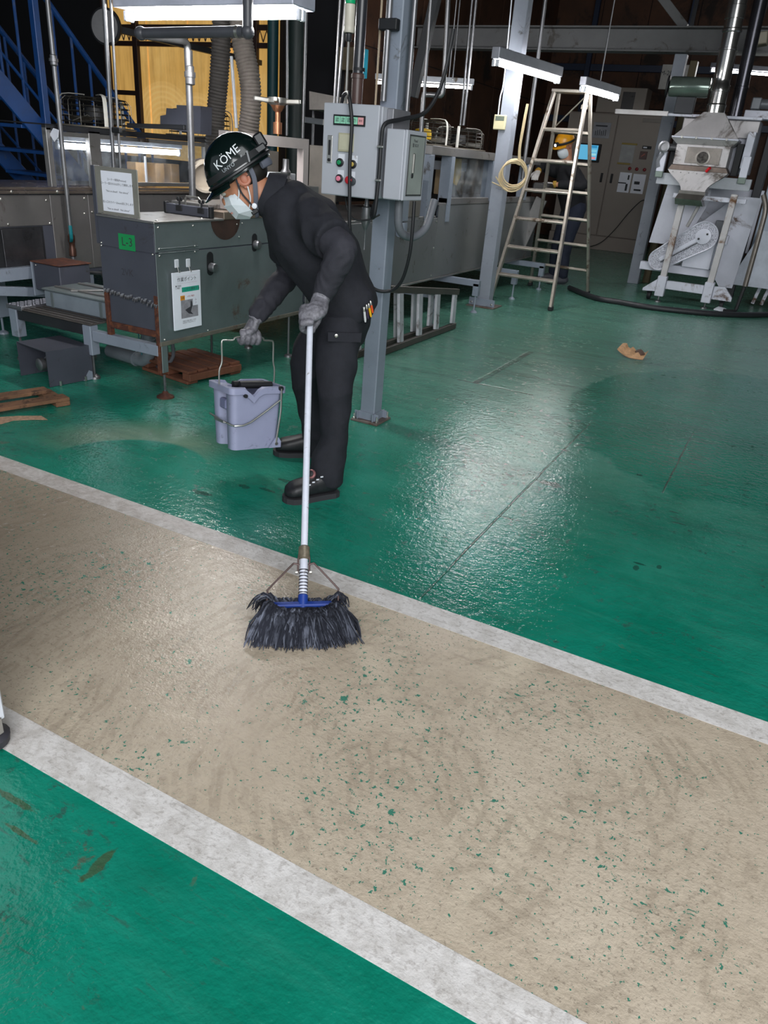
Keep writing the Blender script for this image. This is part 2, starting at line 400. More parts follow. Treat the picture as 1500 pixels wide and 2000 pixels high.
def floor_line():
    t = NT('white_line_paint'); co = t.coord()
    a = t.noise(co, 14, 6, .75, .5); b = t.noise(co, 60, 4, .7)
    c = t.mix(t.ramp(a, .35, .7), lin('#e0dddb'), lin('#c6c2be'))
    c = t.mix(t.math('MULTIPLY', t.ramp(b, .5, .68), .5), c, lin('#98918b'))
    s = t.noise(t.mapp(co, rot=(0, 0, .8), sc=(1, 8, 1)), 11, 5, .75, .3)
    c = t.mix(t.math('MULTIPLY', t.ramp(s, .55, .66), .4), c, lin('#8f8883'))
    sep = t.n('SeparateXYZ'); t.l(co, sep.inputs[0])
    g = t.math('MULTIPLY', t.ramp(sep.outputs[0], -.6, -2.4), t.mixf(t.ramp(a, .3, .7), .25, .6))
    c = t.mix(g, c, lin('#8a7c70'))
    t.l(c, t.b.inputs['Base Color']); t.b.inputs['Roughness'].default_value = .5
    t.bump(t.math('ADD', t.noise(co, 55, 4, .6), b), .25, .006); return t.m
fl = MB(); fl.box((-13, -3.6, -.12), (7.5, 18, 0)); struct(fl.build('floor', floor_green(), None, 0))
ln = MB(); ln.box((-12, .889, 0), (7, 1.843, .0006)); struct(ln.build('floor_walkway', floor_lane(), None, 0))
LINE = floor_line()
for i, (a, b) in enumerate(((1.843, 1.942), (.791, .889))):
    q = MB(); q.box((-12, a, 0), (7, b, .0010)); struct(q.build('trim_%d' % (i + 1), LINE, None, 0))

_tn = [2]
def trim(): _tn[0] += 1; return 'trim_%d' % _tn[0]
# ---------------------------------------------------------------- shell of the hall
BROWN = mat('brown_wall_board', '#4a2f20', .75, 0, .25, 1.6, dirt='#241a16', damt=.4, dscale=1.5)
NAVY = mat('navy_girt_paint', '#15243f', .5)
SOOT = mat('sooty_ceiling', '#15151a', .9, 0, .2, 2)
def boards(name, lo, hi, axis, n, m, gap=.012):
    """wall made of board panels with open joints in front of a backing"""
    b = MB(); lo, hi = V(lo), V(hi); w = struct(MB().box(lo, hi).build(name, SOOT, None, 0))
    L = hi[axis] - lo[axis]; z2 = 2
    for i in range(n):
        for j in range(z2):
            p, q = lo.copy(), hi.copy()
            p[axis] = lo[axis] + L * i / n + gap / 2; q[axis] = lo[axis] + L * (i + 1) / n - gap / 2
            p.z = lo.z + (hi.z - lo.z) * j / z2 + gap / 2; q.z = lo.z + (hi.z - lo.z) * (j + 1) / z2 - gap / 2
            if axis == 0: p.y = lo.y - .015; q.y = lo.y - .0005
            else: p.x = hi.x + .0005; q.x = hi.x + .015
            MB().box(p, q, .003).build('wall_panel', m, w)
    return w
boards('wall_back', (-5.6, 17.6, 0), (7.5, 17.8, 5.2), 0, 14, BROWN)
boards('wall_left', (-5.75, 9.25, 0), (-5.6, 17.6, 5.2), 1, 8, BROWN)
struct(MB().box((-13.0, 9.3, 0), (-5.75, 9.4, 5.2)).build('wall_front', SOOT, None, 0))
struct(MB().box((-13.2, -3.6, 0), (-13.0, 9.4, 5.2)).build('wall_west', SOOT, None, 0))
struct(MB().box((7.5, -3.6, 0), (7.7, 17.8, 5.2)).build('wall_right', mat('grey_wall_sheet', '#6a6866', .7), None, 0))
struct(MB().box((-13.2, -3.6, 5.2), (7.7, 17.8, 5.35)).build('ceiling', SOOT, None, 0))
for z, x0 in ((2.35, -5.55), (3.3, -5.55)):
    g = MB().box((x0, 17.50, z - .06), (7.4, 17.58, z + .06), .004); struct(g.build(trim(), NAVY))
for x in (-4.75, -2.9, -1.0, 1.2):
    g = MB().box((x - .05, 17.42, 0), (x + .05, 17.495, 4.8), .004); struct(g.build(trim(), NAVY))
g = MB().box((-5.5, 17.40, 3.72), (7.4, 17.41, 3.95), .003); struct(g.build(trim(), mat('dusty_beige_rail', '#7d7466', .7)))
# yellow wall sheeting behind the stairs; its emission stands in for lamplight on it
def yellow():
    t = NT('yellow_glow_sheet'); co = t.coord()
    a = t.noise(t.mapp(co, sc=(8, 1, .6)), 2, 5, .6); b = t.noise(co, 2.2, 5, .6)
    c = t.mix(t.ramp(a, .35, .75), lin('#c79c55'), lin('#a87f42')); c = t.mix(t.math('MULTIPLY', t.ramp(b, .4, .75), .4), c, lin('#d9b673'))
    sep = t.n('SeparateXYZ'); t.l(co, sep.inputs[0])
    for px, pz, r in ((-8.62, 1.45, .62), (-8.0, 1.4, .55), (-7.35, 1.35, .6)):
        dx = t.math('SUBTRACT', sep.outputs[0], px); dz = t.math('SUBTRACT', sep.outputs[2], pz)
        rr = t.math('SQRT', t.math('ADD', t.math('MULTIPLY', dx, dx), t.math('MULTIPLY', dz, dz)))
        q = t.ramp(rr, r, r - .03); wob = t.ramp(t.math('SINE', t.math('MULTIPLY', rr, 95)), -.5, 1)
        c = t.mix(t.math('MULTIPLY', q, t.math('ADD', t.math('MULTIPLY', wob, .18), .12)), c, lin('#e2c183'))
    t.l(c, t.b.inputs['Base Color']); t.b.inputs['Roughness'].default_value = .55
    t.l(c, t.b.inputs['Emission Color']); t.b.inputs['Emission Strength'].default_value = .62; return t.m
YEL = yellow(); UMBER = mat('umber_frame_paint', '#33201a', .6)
sheet_wall = struct(MB().box((-9.62, 9.26, 1.05), (-6.62, 9.29, 3.45)).build('yellow_sheeting', YEL, None, 0))
for i in range(4): MB().box((-9.60 + .75 * i, 9.235, 1.06), (-8.88 + .75 * i, 9.256, 3.44), .004).build('pane', YEL, sheet_wall)
for x in (-9.62, -9.05, -6.95): MB().box((x - .045, 9.17, 1.0), (x + .045, 9.232, 3.5), .004).build('mullion', UMBER, sheet_wall)
for z in (2.52, 2.72): MB().box((-9.65, 9.18, z - .04), (-6.6, 9.23, z + .02), .004).build('transom', UMBER, sheet_wall)
MB().box((-9.65, 9.18, 1.86), (-9.05, 9.23, 1.92), .004).build('transom', UMBER, sheet_wall)
tr = MB()
for i in range(28):
    a = -9.6 + i * .107; tr.tube([(a, 9.2, 2.55), (a + .053, 9.2, 2.68), (a + .107, 9.2, 2.55)], .008, 5)
tr.build('lattice', UMBER, sheet_wall)

# overhead beams and steel frame
BEAM = mat('dusty_grey_beam', '#5d5d5e', .6, 0, .1, 3, dirt='#45413d', damt=.2)
b = MB(); b.box((-5.5, 11.02, 2.76), (6.5, 11.06, 2.99), .004); b.box((-5.5, 10.93, 2.74), (6.5, 11.15, 2.757), .002); b.box((-5.5, 10.93, 2.993), (6.5, 11.15, 3.01), .002)
tag(b.build('roof_beam', BEAM), 'long pale grey steel I-beam spanning high across the hall', 'beam')
b = MB(); b.bar((-1.9, 11.08, 3.01), (-3.1, 11.08, 4.1), .1, .1, (0, 1, 0), .004); struct(b.build(trim(), BEAM))
for i, (x, z) in enumerate(((-9, 3.5), (-4, 3.9), (0, 4.2))):
    q = MB().box((-12.9 if i < 1 else -5.5, 8.4 + i * 1.6, z), (6.5, 8.5 + i * 1.6, z + .1), .004); struct(q.build(trim(), DARK))

# ================================================================ grey hopper box marked L-3
MACH = mat('worn_grey_green_panel', '#6c7577', .42, .35, .12, 2.5, dirt='#5d4a3d', damt=.12, dscale=3)
MACHD = mat('dark_grey_panel', '#4b4d58', .5, .25, .1, 3, dirt='#3a3230', damt=.15)
def bolts(parent, pts, d, r=.006, name='bolt', m=None):
    for p in pts: MB().lathe([(r, 0), (r, .003), (r * .55, .006)], p, d, 8).build(name, m or BOLT, parent)
L3 = thing('hopper_machine', 'grey steel box machine with green numbered sticker and rusted corner legs', 'machine', (-3.13, 3.4, 0))
X0, X1, Y0, Y1, ZB, ZT = -3.33, -2.93, 3.03, 4.42, .31, .935
MB().box((X0, Y0 + .004, .55), (X1 - .004, Y1, ZT - .012)).build('body', MACHD, L3)
MB().box((X1 - .004, Y0, ZB), (X1, Y1, .775), .0015).build('side_panel', MACH, L3)
MB().box((X1 - .003, Y0, .782), (X1 + .001, Y1, ZT - .004), .0015).build('side_panel', MACH, L3)
MB().box((X0, Y0, .776), (X1 - .006, Y0 + .004, ZT - .004), .0015).build('front_panel', MACHD, L3)
p = MB()                                            # lower front plate with torn bottom edge
n = 26; top = [(X0 + (X1 - .006 - X0) * i / n, .770) for i in range(n + 1)]
bot = [(X0 + (X1 - .006 - X0) * i / n, .545 - .03 * i / n + random.uniform(-.008, .008)) for i in range(n + 1)]
p.prism([(x, Y0, z) for x, z in top] + [(x, Y0, z) for x, z in bot[::-1]], (0, .003, 0)); p.build('front_panel', MACHD, L3, 20)
p = MB()
for i in range(n): 
    x = bot[i][0]; z = bot[i][1]; k = random.uniform(.6, 1.4)
    p.add([(x, Y0 - .002, z + .006), (x + .02, Y0 - .001, z + .008), (x + .019, Y0 - .012 * k, z - .012 * k), (x + .004, Y0 - .006 * k, z - .016 * k), (x + .01, Y0 - .004, z - .002)], [(0, 1, 4), (1, 2, 4), (2, 3, 4), (3, 0, 4)])
p.build('torn_foil_seal', mat('crumpled_foil', '#9a9a9e', .3, .8, .3, 40), L3, 0, label='crumpled torn foil strip')
MB().box((X0 + .03, Y0 + .01, .33), (X1 - .035, Y0 + .014, .54), .001).build('lower_plate', MACHD, L3)
f = MB()
for a, b_ in (((X0, .262), (X0 + .028, .53)), ((X1 - .032, .13), (X1 - .006, .56))): f.box((a[0], Y0 - .002, a[1]), (b_[0], Y0 + .03, b_[1]), .002)
f.box((X0 + .028, Y0, .335), (X1 - .032, Y0 + .028, .37), .002); f.build('rusted_frame', RUST, L3, label='reddish brown rusted angle iron frame')
MB().box((X1 - .004, Y0 + .004, .14), (X1 + .002, Y0 + .05, ZB), .002).build('leg', MACH, L3)
MB().box((X1 - .008, Y0, ZB - .02), (X1 + .004, Y1, ZB + .004), .002).build('bottom_rail', mat('rust_streaked_rail', '#716c62', .6, .3, .2, 9, dirt='#5d3a28', damt=.4), L3)
f = MB(); f.cyl((-2.93, 3.045, .13), (-2.93, 3.045, .035), .007, 8)
for i in range(8): f.torus((-2.93, 3.045, .05 + i * .01), (0, 0, 1), .0075, .0018, 10, 4)
f.build('levelling_screw', GALV, L3)
MB().lathe([(.05, 0), (.048, .008), (.02, .022), (.012, .036)], (-2.93, 3.045, 0), n=12).build('foot', RUST, L3)
for xx, yy in ((-3.31, 4.3), (-2.96, 4.3), (-3.31, 3.9)):
    f = MB(); f.cyl((xx, yy, .31), (xx, yy, .02), .008, 8); f.lathe([(.03, 0), (.028, .012), (.01, .022)], (xx, yy, 0), n=12); f.build('levelling_foot', GALV, L3)
MB().box((X0 - .004, Y0 - .006, ZT - .012), (X1 + .006, 3.58, ZT), .002).build('top_plate', STEEL, L3)
MB().box((X0 - .004, 3.58, ZT - .006), (X1 + .006, Y1, ZT + .035), .003).build('lid', mat('brownish_steel_lid', '#8b7d70', .4, .7, .15), L3)
MB().box((X0 - .004, 3.60, ZT + .036), (X1 - .12, Y1, ZT + .062), .003).build('lid', STEEL, L3)
# clamp bar with two wing screws
cb = MB(); cb.bar((X0 + .06, 3.50, ZT + .028), (X1 - .03, 3.50, ZT + .028), .03, .052, (0, 0, 1), .003); o = cb.build('clamp_bar', MACHD, L3)
for k in (.16, .32):
    w = MB(); x = X0 + k; w.cyl((x, 3.49, ZT + .05), (x, 3.49, ZT + .078), .006, 8)
    for s in (-1, 1): w.ball((x + s * .013, 3.49, ZT + .083), .011, .004, .012, n=8, m=6)
    w.box((x - .022, 3.478, ZT + .02), (x + .022, 3.486, ZT + .05), .002); w.build('wing_screw', BLACK, o)
for x in (X0 + .05, X1 - .02): MB().box((x - .01, 3.485, ZT), (x + .01, 3.515, ZT + .062), .003).build('end_block', BLACK, o)
MB().tube([(X0 + .14, 3.56, ZT), (X0 + .14, 3.56, ZT + .085), (X0 + .15, 3.56, ZT + .095), (X0 + .24, 3.56, ZT + .095), (X0 + .25, 3.56, ZT + .085), (X0 + .25, 3.56, ZT)], .006, 8).build('handle', BOLT, L3)
bolts(L3, [(x, Y0, z) for x, z in ((X0 + .012, .775), (X1 - .02, .772), (X0 + .014, .79))], (0, -1, 0))
bolts(L3, [(X1 + .001, y, z) for y, z in ((3.055, .905), (3.055, .80), (3.055, .765), (3.32, .905), (3.33, .80), (3.33, .77), (3.06, .325), (3.42, .322), (3.72, .83), (3.75, .905), (4.0, .40), (3.7, .90))], (1, 0, 0))
bolts(L3, [(X0 + .02, 3.05, ZT), (X1 - .01, 3.06, ZT), (X1 - .02, 3.42, ZT)], (0, 0, 1), .008)
for s in (.800, .778): MB().box((X1, 3.05, s - .003), (X1 + .006, 3.36, s + .003), .002).build('seam_rib', MACH, L3)
# recessed slots with axle ends, and rusted heat mark
def slot(y, z, w, h, axle, ra):
    s = MB(); pr = [(y + w * c, z + (h - w) * (1 if si > 0 else -1) * (1 if abs(si) > .01 else 0) + w * si) for c, si in [(math.cos(a), math.sin(a)) for a in [math.pi * 2 * i / 20 for i in range(20)]]]
    s.prism([(X1 + .0012, a, b) for a, b in pr], (.002, 0, 0)); o = s.build('slot', BLACK, L3)
    MB().lathe([(ra, 0), (ra, .03), (ra * .85, .036), (ra * .5, .037)], (X1 + .001, y + .006, z + axle), (1, 0, 0), 16).build('axle_end', GALV, o)
slot(3.455, .697, .028, .065, -.02, .026); slot(3.87, .79, .026, .052, -.012, .026)
q = [(X1 + .0014, 3.60 + .13 * math.cos(a), ZT - .006 + .11 * math.sin(a)) for a in [math.pi + math.pi * i / 18 for i in range(19)]]
MB().prism(q, (.0008, 0, 0)).build('burn_mark', mat('burnt_rust', '#33211a', .85, .1, .3, 14), L3, label='dark rust coloured half round burn mark')
lb = MB().box((-3.187, Y0 - .0012, .772), (-3.070, Y0, .852)).build('number_sticker', mat('green_sticker', '#0f8f4e', .6), L3, label='green sticker reading L-3')
text('L-3', .062, (-3.126, Y0 - .0013, .812), (1, 0, 0), (0, 0, 1)).build('lettering', INK, lb, 0)
text('2VK', .05, (-3.14, Y0 - .0006, .655), (1, 0, 0), (0, 0, 1)).build('pencil_mark', mat('faint_scrawl', '#3b3a42', .8), L3, 0)
# low frame beam under the box to the left
MB().bar((-3.45, 3.05, .262), (-2.95, 3.05, .262), .05, .06, (0, 0, 1), .003).build('frame_beam', PAINT, L3)

# ---------------- hooks and the hanging sheets
for i, (y, z) in enumerate(((3.178, .718), (3.268, .715))):
    h = thing('adhesive_hook', ('left' if i == 0 else 'right') + ' white stick-on hook holding the picture sheets on the grey box', 'hook', (X1, y, z), 'stick-on hooks')
    MB().box((X1 + .001, y - .016, z - .022), (X1 + .008, y + .016, z + .022), .004).build('pad', WHITE, h)
    MB().tube([(X1 + .008, y, z - .012), (X1 + .014, y, z - .03), (X1 + .018, y, z - .044), (X1 + .026, y, z - .042), (X1 + .028, y, z - .034)], .0022, 6, smooth=3).build('hook_wire', BOLT, h)
SH = thing('instruction_sheets', 'thick white picture sheets hanging from two hooks on grey box', 'papers', (X1 + .02, 3.235, .52))
MB().box((X1 + .012, 3.124, .366), (X1 + .0195, 3.345, .674), .001).build('sheet_stack', PAPER, SH)
MB().box((X1 + .020, 3.124, .366), (X1 + .0208, 3.345, .674)).build('top_sheet', PAPER, SH)
XF = X1 + .0209
def print_(name, y0, y1, z0, z1, m, k=0): MB().box((XF + k, y0, z0), (XF + .0003 + k, y1, z1)).build(name, m, SH, 0)
text('作業ポイント', .026, (XF + .0004, 3.236, .634), (0, 1, 0), (0, 0, 1)).build('heading', INK, SH, 0)
for a, b_ in (((3.155, .652), (3.318, .6528)), ((3.155, .615), (3.318, .6158))): print_('rule', a[0], b_[0], a[1], b_[1], mat('pink_rule', '#b79ab0', .8))
text('■ 作業前\n□ 確認', .011, (XF + .0004, 3.142, .597), (0, 1, 0), (0, 0, 1), align='LEFT').build('lettering', INK, SH, 0)
print_('green_band', 3.192, 3.332, .567, .593, mat('teal_print', '#1ba58a', .7))
text('ここから掃除する', .0185, (XF + .0007, 3.262, .580), (0, 1, 0), (0, 0, 1)).build('lettering', INK, SH, 0)
print_('orange_tag', 3.178, 3.213, .523, .549, mat('orange_print', '#d68b1f', .7))
text('注意', .013, (XF + .0007, 3.1955, .536), (0, 1, 0), (0, 0, 1)).build('lettering', INK, SH, 0)
text('※ 先に確認！', .011, (XF + .0004, 3.265, .541), (0, 1, 0), (0, 0, 1)).build('lettering', mat('red_print', '#b02a35', .7), SH, 0)
print_('photo', 3.180, 3.318, .425, .524, mat('grey_photo', '#8d8b92', .7, 0, .2, 30), .0001)
MB().prism([(XF + .0006, y, z) for y, z in ((3.212, .470), (3.255, .484), (3.258, .505), (3.262, .52), (3.270, .506), (3.272, .486), (3.262, .466), (3.258, .455), (3.278, .438), (3.24, .447))], (.0003, 0, 0)).build('photo_subject', INK, SH, 0)
print_('inset', 3.276, 3.322, .487, .535, PAPER, .0009)
text('ム\nン', .017, (XF + .0014, 3.299, .511), (0, 1, 0), (0, 0, 1)).build('lettering', mat('purple_print', '#7c5a78', .7), SH, 0)
text('手前から奥に向かって拭く\n水を切って仕上げること', .0095, (XF + .0004, 3.188, .404), (0, 1, 0), (0, 0, 1), align='LEFT').build('lettering', INK, SH, 0)

# ---------------- sign plate standing on the back edge of the box
SG = thing('notice_board', 'grey metal upright plate with white typed notice above the grey box', 'sign', (-3.25, 3.06, .94))
a0, a1, b0 = V((-3.376, 3.06, 1.168)), V((-3.012, 3.06, 1.184)), V((-3.36, 3.06, 0.947))
MB().box((-3.345, 3.05, .936), (-3.045, 3.056, 1.168), .002).build('plate', mat('grey_plate', '#8a8880', .5, .3), SG)
MB().box((-3.375, 3.05, .78), (-3.347, 3.09, 1.168), .002).build('side_flange', MACHD, SG)
MB().box((-3.300, 3.0485, .952), (-3.083, 3.0497, 1.148)).build('paper', PAPER, SG)
for z, s in ((1.108, 'コーナー掃除(Previous)'), (1.088, 'ローラー部分のみは外して掃除します'), (1.052, '"Not so ahead!   Not almost"'), (.998, '投入口のカバーはwork前に外します'), (.966, '"Not so ahead!   Not almost"')):
    text(s, .0135, (-3.19, 3.0484, z), (1, 0, 0), (0, 0, 1)).build('lettering', INK, SG, 0)

# ================================================================ step platform left of the box
PL = thing('step_platform', 'low grey steel step with tread plate edge left of the grey box', 'platform', (-3.8, 3.3, 0))
zt = .325
MB().box((-4.15, 3.02, zt - .006), (-3.455, 3.62, zt), .002).build('deck', mat('dark_slotted_deck', '#4f4b48', .6, .4, .15, 30), PL)
for i in range(13):
    MB().box((-4.14 , 3.035 + i * .044, zt), (-3.458, 3.055 + i * .044, zt + .006), .002).build('deck_slat', mat('slat_steel', '#5a5654', .5, .5, .15, 18), PL)
tp = MB(); tp.box((-4.17, 3.02, zt - .01), (-4.03, 3.66, zt + .016), .002)
for i in range(22):
    for j in range(4):
        c = V((-4.155 + j * .036, 3.04 + i * .028, zt + .017)); d = V((1, .8, 0)) if (i + j) % 2 else V((1, -.8, 0)); d.normalize()
        tp.obox(c, d * .011, d.cross(V((0, 0, 1))) * .003, (0, 0, .002))
tp.build('tread_plate', mat('tread_plate_steel', '#8b8b92', .35, .8), PL, 20)
for x, y in ((-3.49, 3.05), (-4.12, 3.05), (-3.49, 3.6), (-4.12, 3.6)):
    MB().box((x - .033, y - .03, .145), (x + .033, y + .03, zt - .008), .004).build('leg', PAINT, PL)
    f = MB(); f.cyl((x, y, .145), (x, y, .02), .008, 8); f.lathe([(.034, 0), (.032, .012), (.014, .026)], (x, y, 0), n=14); f.build('levelling_foot', GALV, PL)
MB().box((-4.12, 3.03, zt - .07), (-3.5, 3.06, zt - .008), .003).build('apron', DARK, PL)
# tool box on the platform
TB = thing('metal_tool_box', 'pale grey flat steel box with ribbed lid on the low step', 'box', (-3.75, 3.3, zt))
a = MB().box((-4.0, 3.17, zt + .007), (-3.47, 3.5, zt + .105), .006).build('body', mat('pale_grey_box', '#808a93', .45, .2), TB)
for x in (-3.93, -3.52): MB().box((x - .012, 3.166, zt + .008), (x + .012, 3.17, zt + .1), .001).build('corner_strip', MACH, TB)
MB().box((-4.01, 3.16, zt + .106), (-3.46, 3.51, zt + .118), .004).build('lid', MACH, TB)
for y in (3.24, 3.42): MB().box((-3.98, y - .01, zt + .118), (-3.5, y + .01, zt + .128), .003).build('lid_rib', STEEL, TB)
MB().bar((-3.80, 3.2, zt + .124), (-3.62, 3.47, zt + .124), .012, .01, ch=.002).build('lid_rib', STEEL, TB)
# junction box
JB = thing('junction_box', 'dark blue grey junction box with rusty top behind the low step', 'box', (-4.3, 3.55, .34))
MB().box((-4.43, 3.45, .345), (-4.18, 3.7, .52), .005).build('body', MACHD, JB)
MB().box((-4.446, 3.44, .30), (-4.432, 3.70, .525), .004).build('side_bracket', PAINT, JB)
MB().box((-4.445, 3.44, .521), (-4.17, 3.71, .529), .003).build('lid', RUST, JB)
bolts(JB, [(-4.40, 3.449, .505)], (0, -1, 0))

# ================================================================ open steel box with pipe stub on the floor
OB = thing('vent_housing', 'grey sheet metal box open at one end with pipe stub inside', 'housing', (-3.62, 2.9, 0))
c0, c1 = V((-3.521, 2.755, 0)), V((-3.478, 3.038, 0)); ed = (c1 - c0); ed.z = 0; ed.normalize(); sd = V((-ed.y, ed.x, 0))
Wd, Ln, Hh = .30, .275, .20
def ob(u, v, z): return c0 + ed * u + sd * v + V((0, 0, z))
for v in (0, Wd): MB().prism([ob(0, v, .002), ob(Ln, v, .002), ob(Ln, v, Hh), ob(-.0, v, Hh)], sd * .004).build('side_sheet', MACHD, OB, 0)
MB().prism([ob(0, 0, Hh), ob(Ln, 0, Hh), ob(Ln, Wd, Hh), ob(0, Wd, Hh)], (0, 0, .004)).build('top_sheet', MACHD, OB, 0)
MB().prism([ob(Ln, 0, .002), ob(Ln, Wd, .002), ob(Ln, Wd, Hh), ob(Ln, 0, Hh)], ed * .004).build('end_sheet', MACHD, OB, 0)
st = MB(); A = ob(.02, .13, .10)
st.lathe([(.03, 0), (.036, .004), (.036, .03), (.030, .034), (.030, .05), (.040, .055), (.040, .075), (.032, .08), (.032, .10), (.038, .105), (.038, .13), (.030, .135), (.030, .36)], A, ed, 18)
st.build('pipe_stub', GALV, OB)
for u in (.06, .22): MB().cyl(ob(u, -.012, .002), ob(u, -.012, .03), .007, 8).build('anchor_bolt', BOLT, OB)
MB().prism([ob(.21, -.004, .003), ob(.27, -.004, .003), ob(.27, -.004, .05), ob(.25, -.004, .06)], sd * -.004).build('bracket', PAINT, OB, 0)
# drain elbow under the box
DR = thing('drain_pipe', 'grey plastic drain elbow under the steel box beside levelling foot', 'pipe', (-3.5, 3.35, 0))
d = MB(); d.tube([(-3.37, 3.38, .30), (-3.37, 3.38, .16), (-3.38, 3.38, .10), (-3.42, 3.385, .065), (-3.48, 3.39, .055), (-3.75, 3.42, .055)], .042, 16, smooth=4); d.build('elbow', mat('grey_pvc', '#7d848c', .35), DR)
for p, ax in (((-3.37, 3.38, .19), (0, 0, 1)), ((-3.50, 3.391, .055), (1, -.1, 0))): MB().lathe([(.046, 0), (.047, .004), (.047, .012), (.046, .016)], p, ax, 18).build('collar', mat('grey_pvc', ''), DR)
for i in range(3):
    MB().tube([(-3.28 + i * .03, 3.36 + i * .03, .26), (-3.27 + i * .035, 3.37 + i * .02, .12), (-3.31 + i * .02, 3.40, .035), (-3.42 + .05 * i, 3.48 + .03 * i, .016), (-3.5, 3.6 + .05 * i, .014)], .011, 8, smooth=4).build('hose', mat('grey_hose', '#5f6268', .5), DR)
tag(MB().tube([(-3.43, 3.36, .28), (-3.41, 3.345, .2), (-3.38, 3.33, .11)], .004, 6, smooth=3).build('cable_tie', mat('teal_plastic', '#0f6f78', .4)), 'teal plastic strip hanging beside the drain elbow', 'strap')

# ================================================================ pallets
def pallet(name_label, org, u, v, Lu, Lv, nb, bw, m):
    t = thing('wooden_pallet', name_label, 'pallet', org, 'wooden pallets'); o = V(org); u, v = V(u).normalized(), V(v).normalized(); z = V((0, 0, 1))
    for i in range(nb):
        c = o + v * (bw / 2 + i * (Lv - bw) / (nb - 1)) + u * (Lu / 2 + random.uniform(-.006, .006)) + z * .072
        MB().obox(c, u * Lu / 2, v * bw / 2, z * .008, .002).build('plank', m, t)
    for k in (.04, .5, .96):
        MB().obox(o + u * Lu * k + v * Lv / 2 + z * .042, u * .035, v * Lv / 2, z * .021, .003).build('bearer', m, t)
    for k in (.08, .92):
        MB().obox(o + u * Lu / 2 + v * Lv * k + z * .0105, u * Lu / 2, v * .04, z * .0095, .002).build('bottom_plank', m, t)
    return t
u = V((-3.191, 2.61, 0)) - V((-3.295, 2.265, 0)); u.z = 0
o = V((-3.191, 2.61, 0)); u.normalize(); v = V((-u.y, u.x, 0))
BPL = thing('wooden_pallet', 'broken weathered wooden pallet of two planks in front of the open vent housing', 'pallet', tuple(o - u * .62), 'wooden pallets')
bo = o - u * .62; z = V((0, 0, 1))
for w0, wd, ex in ((.0, .085, .0), (.175, .08, -.03)):
    MB().obox(bo + v * (w0 + wd / 2) + u * (.31 + ex / 2) + z * .036, u * (.31 + ex / 2), v * wd / 2, z * .009, .002).build('plank', WOOD, BPL)
for k, m_ in ((.545, .075), (.02, .07)):
    MB().obox(bo + u * (k + m_ / 2) + v * .13 + z * .014, u * m_ / 2, v * .13, z * .0125, .002).build('bearer', WOOD, BPL)
o = V((-3.424, 3.374, 0)); u = V((-2.997, 3.311, 0)) - o; u.normalize(); v = V((-u.y, u.x, 0))
pallet('reddish wooden pallet tucked under the grey box', tuple(o), u, v, .43, .42, 5, .07, mat('red_brown_wood', '#6d4330', .8, 0, .25, 12, .4, 60))
tag(MB().prism([(x, y, .002) for x, y in ((-3.40, 2.16), (-3.30, 2.10), (-3.20, 2.20), (-3.20, 2.27), (-3.14, 2.34), (-3.09, 2.38), (-3.16, 2.40), (-3.24, 2.33), (-3.30, 2.25))], (0, 0, .0015)).build('sawdust_patch', mat('sawdust', '#b09077', .9, 0, .3, 60), kind='stuff') , 'pale sawdust spilled in front of the weathered pallet', 'sawdust')

# ================================================================ fluorescent lamps
LAMPG = mat('grey_lamp_housing', '#9c9da6', .4, .3)
def lamp(label, a, b, nt=2, w=.07, h=.07, name='fluorescent_lamp', hang=None, m=LAMPG, glowing=TUBE, tr=.014):
    """box-bodied tube lamp from a to b (tube height); tubes below the body"""
    a, b = V(a), V(b); d = (b - a).normalized(); s = V((0, 0, 1)).cross(d).normalized(); L = (b - a).length; up = s.cross(d) * -1
    up = V((0, 0, 1)); t = thing(name, label, 'lamp', (a + b) / 2, 'fluorescent tube lamps')
    MB().bar(a + up * (.03 + h / 2), b + up * (.03 + h / 2), w, h, up, .005).build('housing', m, t)
    for i in range(nt):
        o = s * ((i - (nt - 1) / 2) * .036)
        MB().cyl(a + o + d * .03, b + o - d * .03, tr, 12).build('tube', glowing, t)
        for p, q in ((a, 1), (b, -1)):
            MB().bar(p + o + d * q * .008 , p + o + d * q * .032, .026, .05, up, .004).build('socket', WHITE, t)
    if hang:
        for k in hang:
            p = a + (b - a) * k + up * (.031 + h); MB().tube([p, p + up * .012, V((p.x, p.y, 5.1))], .007, 6).build('hanger_rod', GALV, t)
    return t
t = lamp('big pale-housed tube lamp hanging highest over the left machines', (-3.72, 3.72, 1.932), (-2.49, 3.70, 1.932), 2, .20, .10, hang=(.12, .88), m=mat('pale_lamp_housing', '#b4b7c6', .4, .1), tr=.015, glowing=glow('bright_tube', '#fffdf8', 85))
lamp('tube lamp hanging in front of the grey column with the thermostat', (-2.63, 6.75, 2.10), (-2.425, 7.95, 2.10), 2, .075, .085, hang=(.6,))
lamp('tube lamp hanging right above the top of the stepladder', (-2.24, 8.15, 2.06), (-2.09, 9.02, 2.06), 2, .07, .075, hang=(.45,))
lamp('tube lamp hung far back behind the conduits right of centre column', (-4.85, 8.72, 2.10), (-3.70, 8.94, 2.10), 1, .05, .06, hang=(.75,), m=WHITE)
lamp('tube lamp on far right glowing behind the shiny duct', (-1.699, 12.5, 2.735), (-0.569, 12.5, 2.685), 1, .06, .06, hang=(.7,))

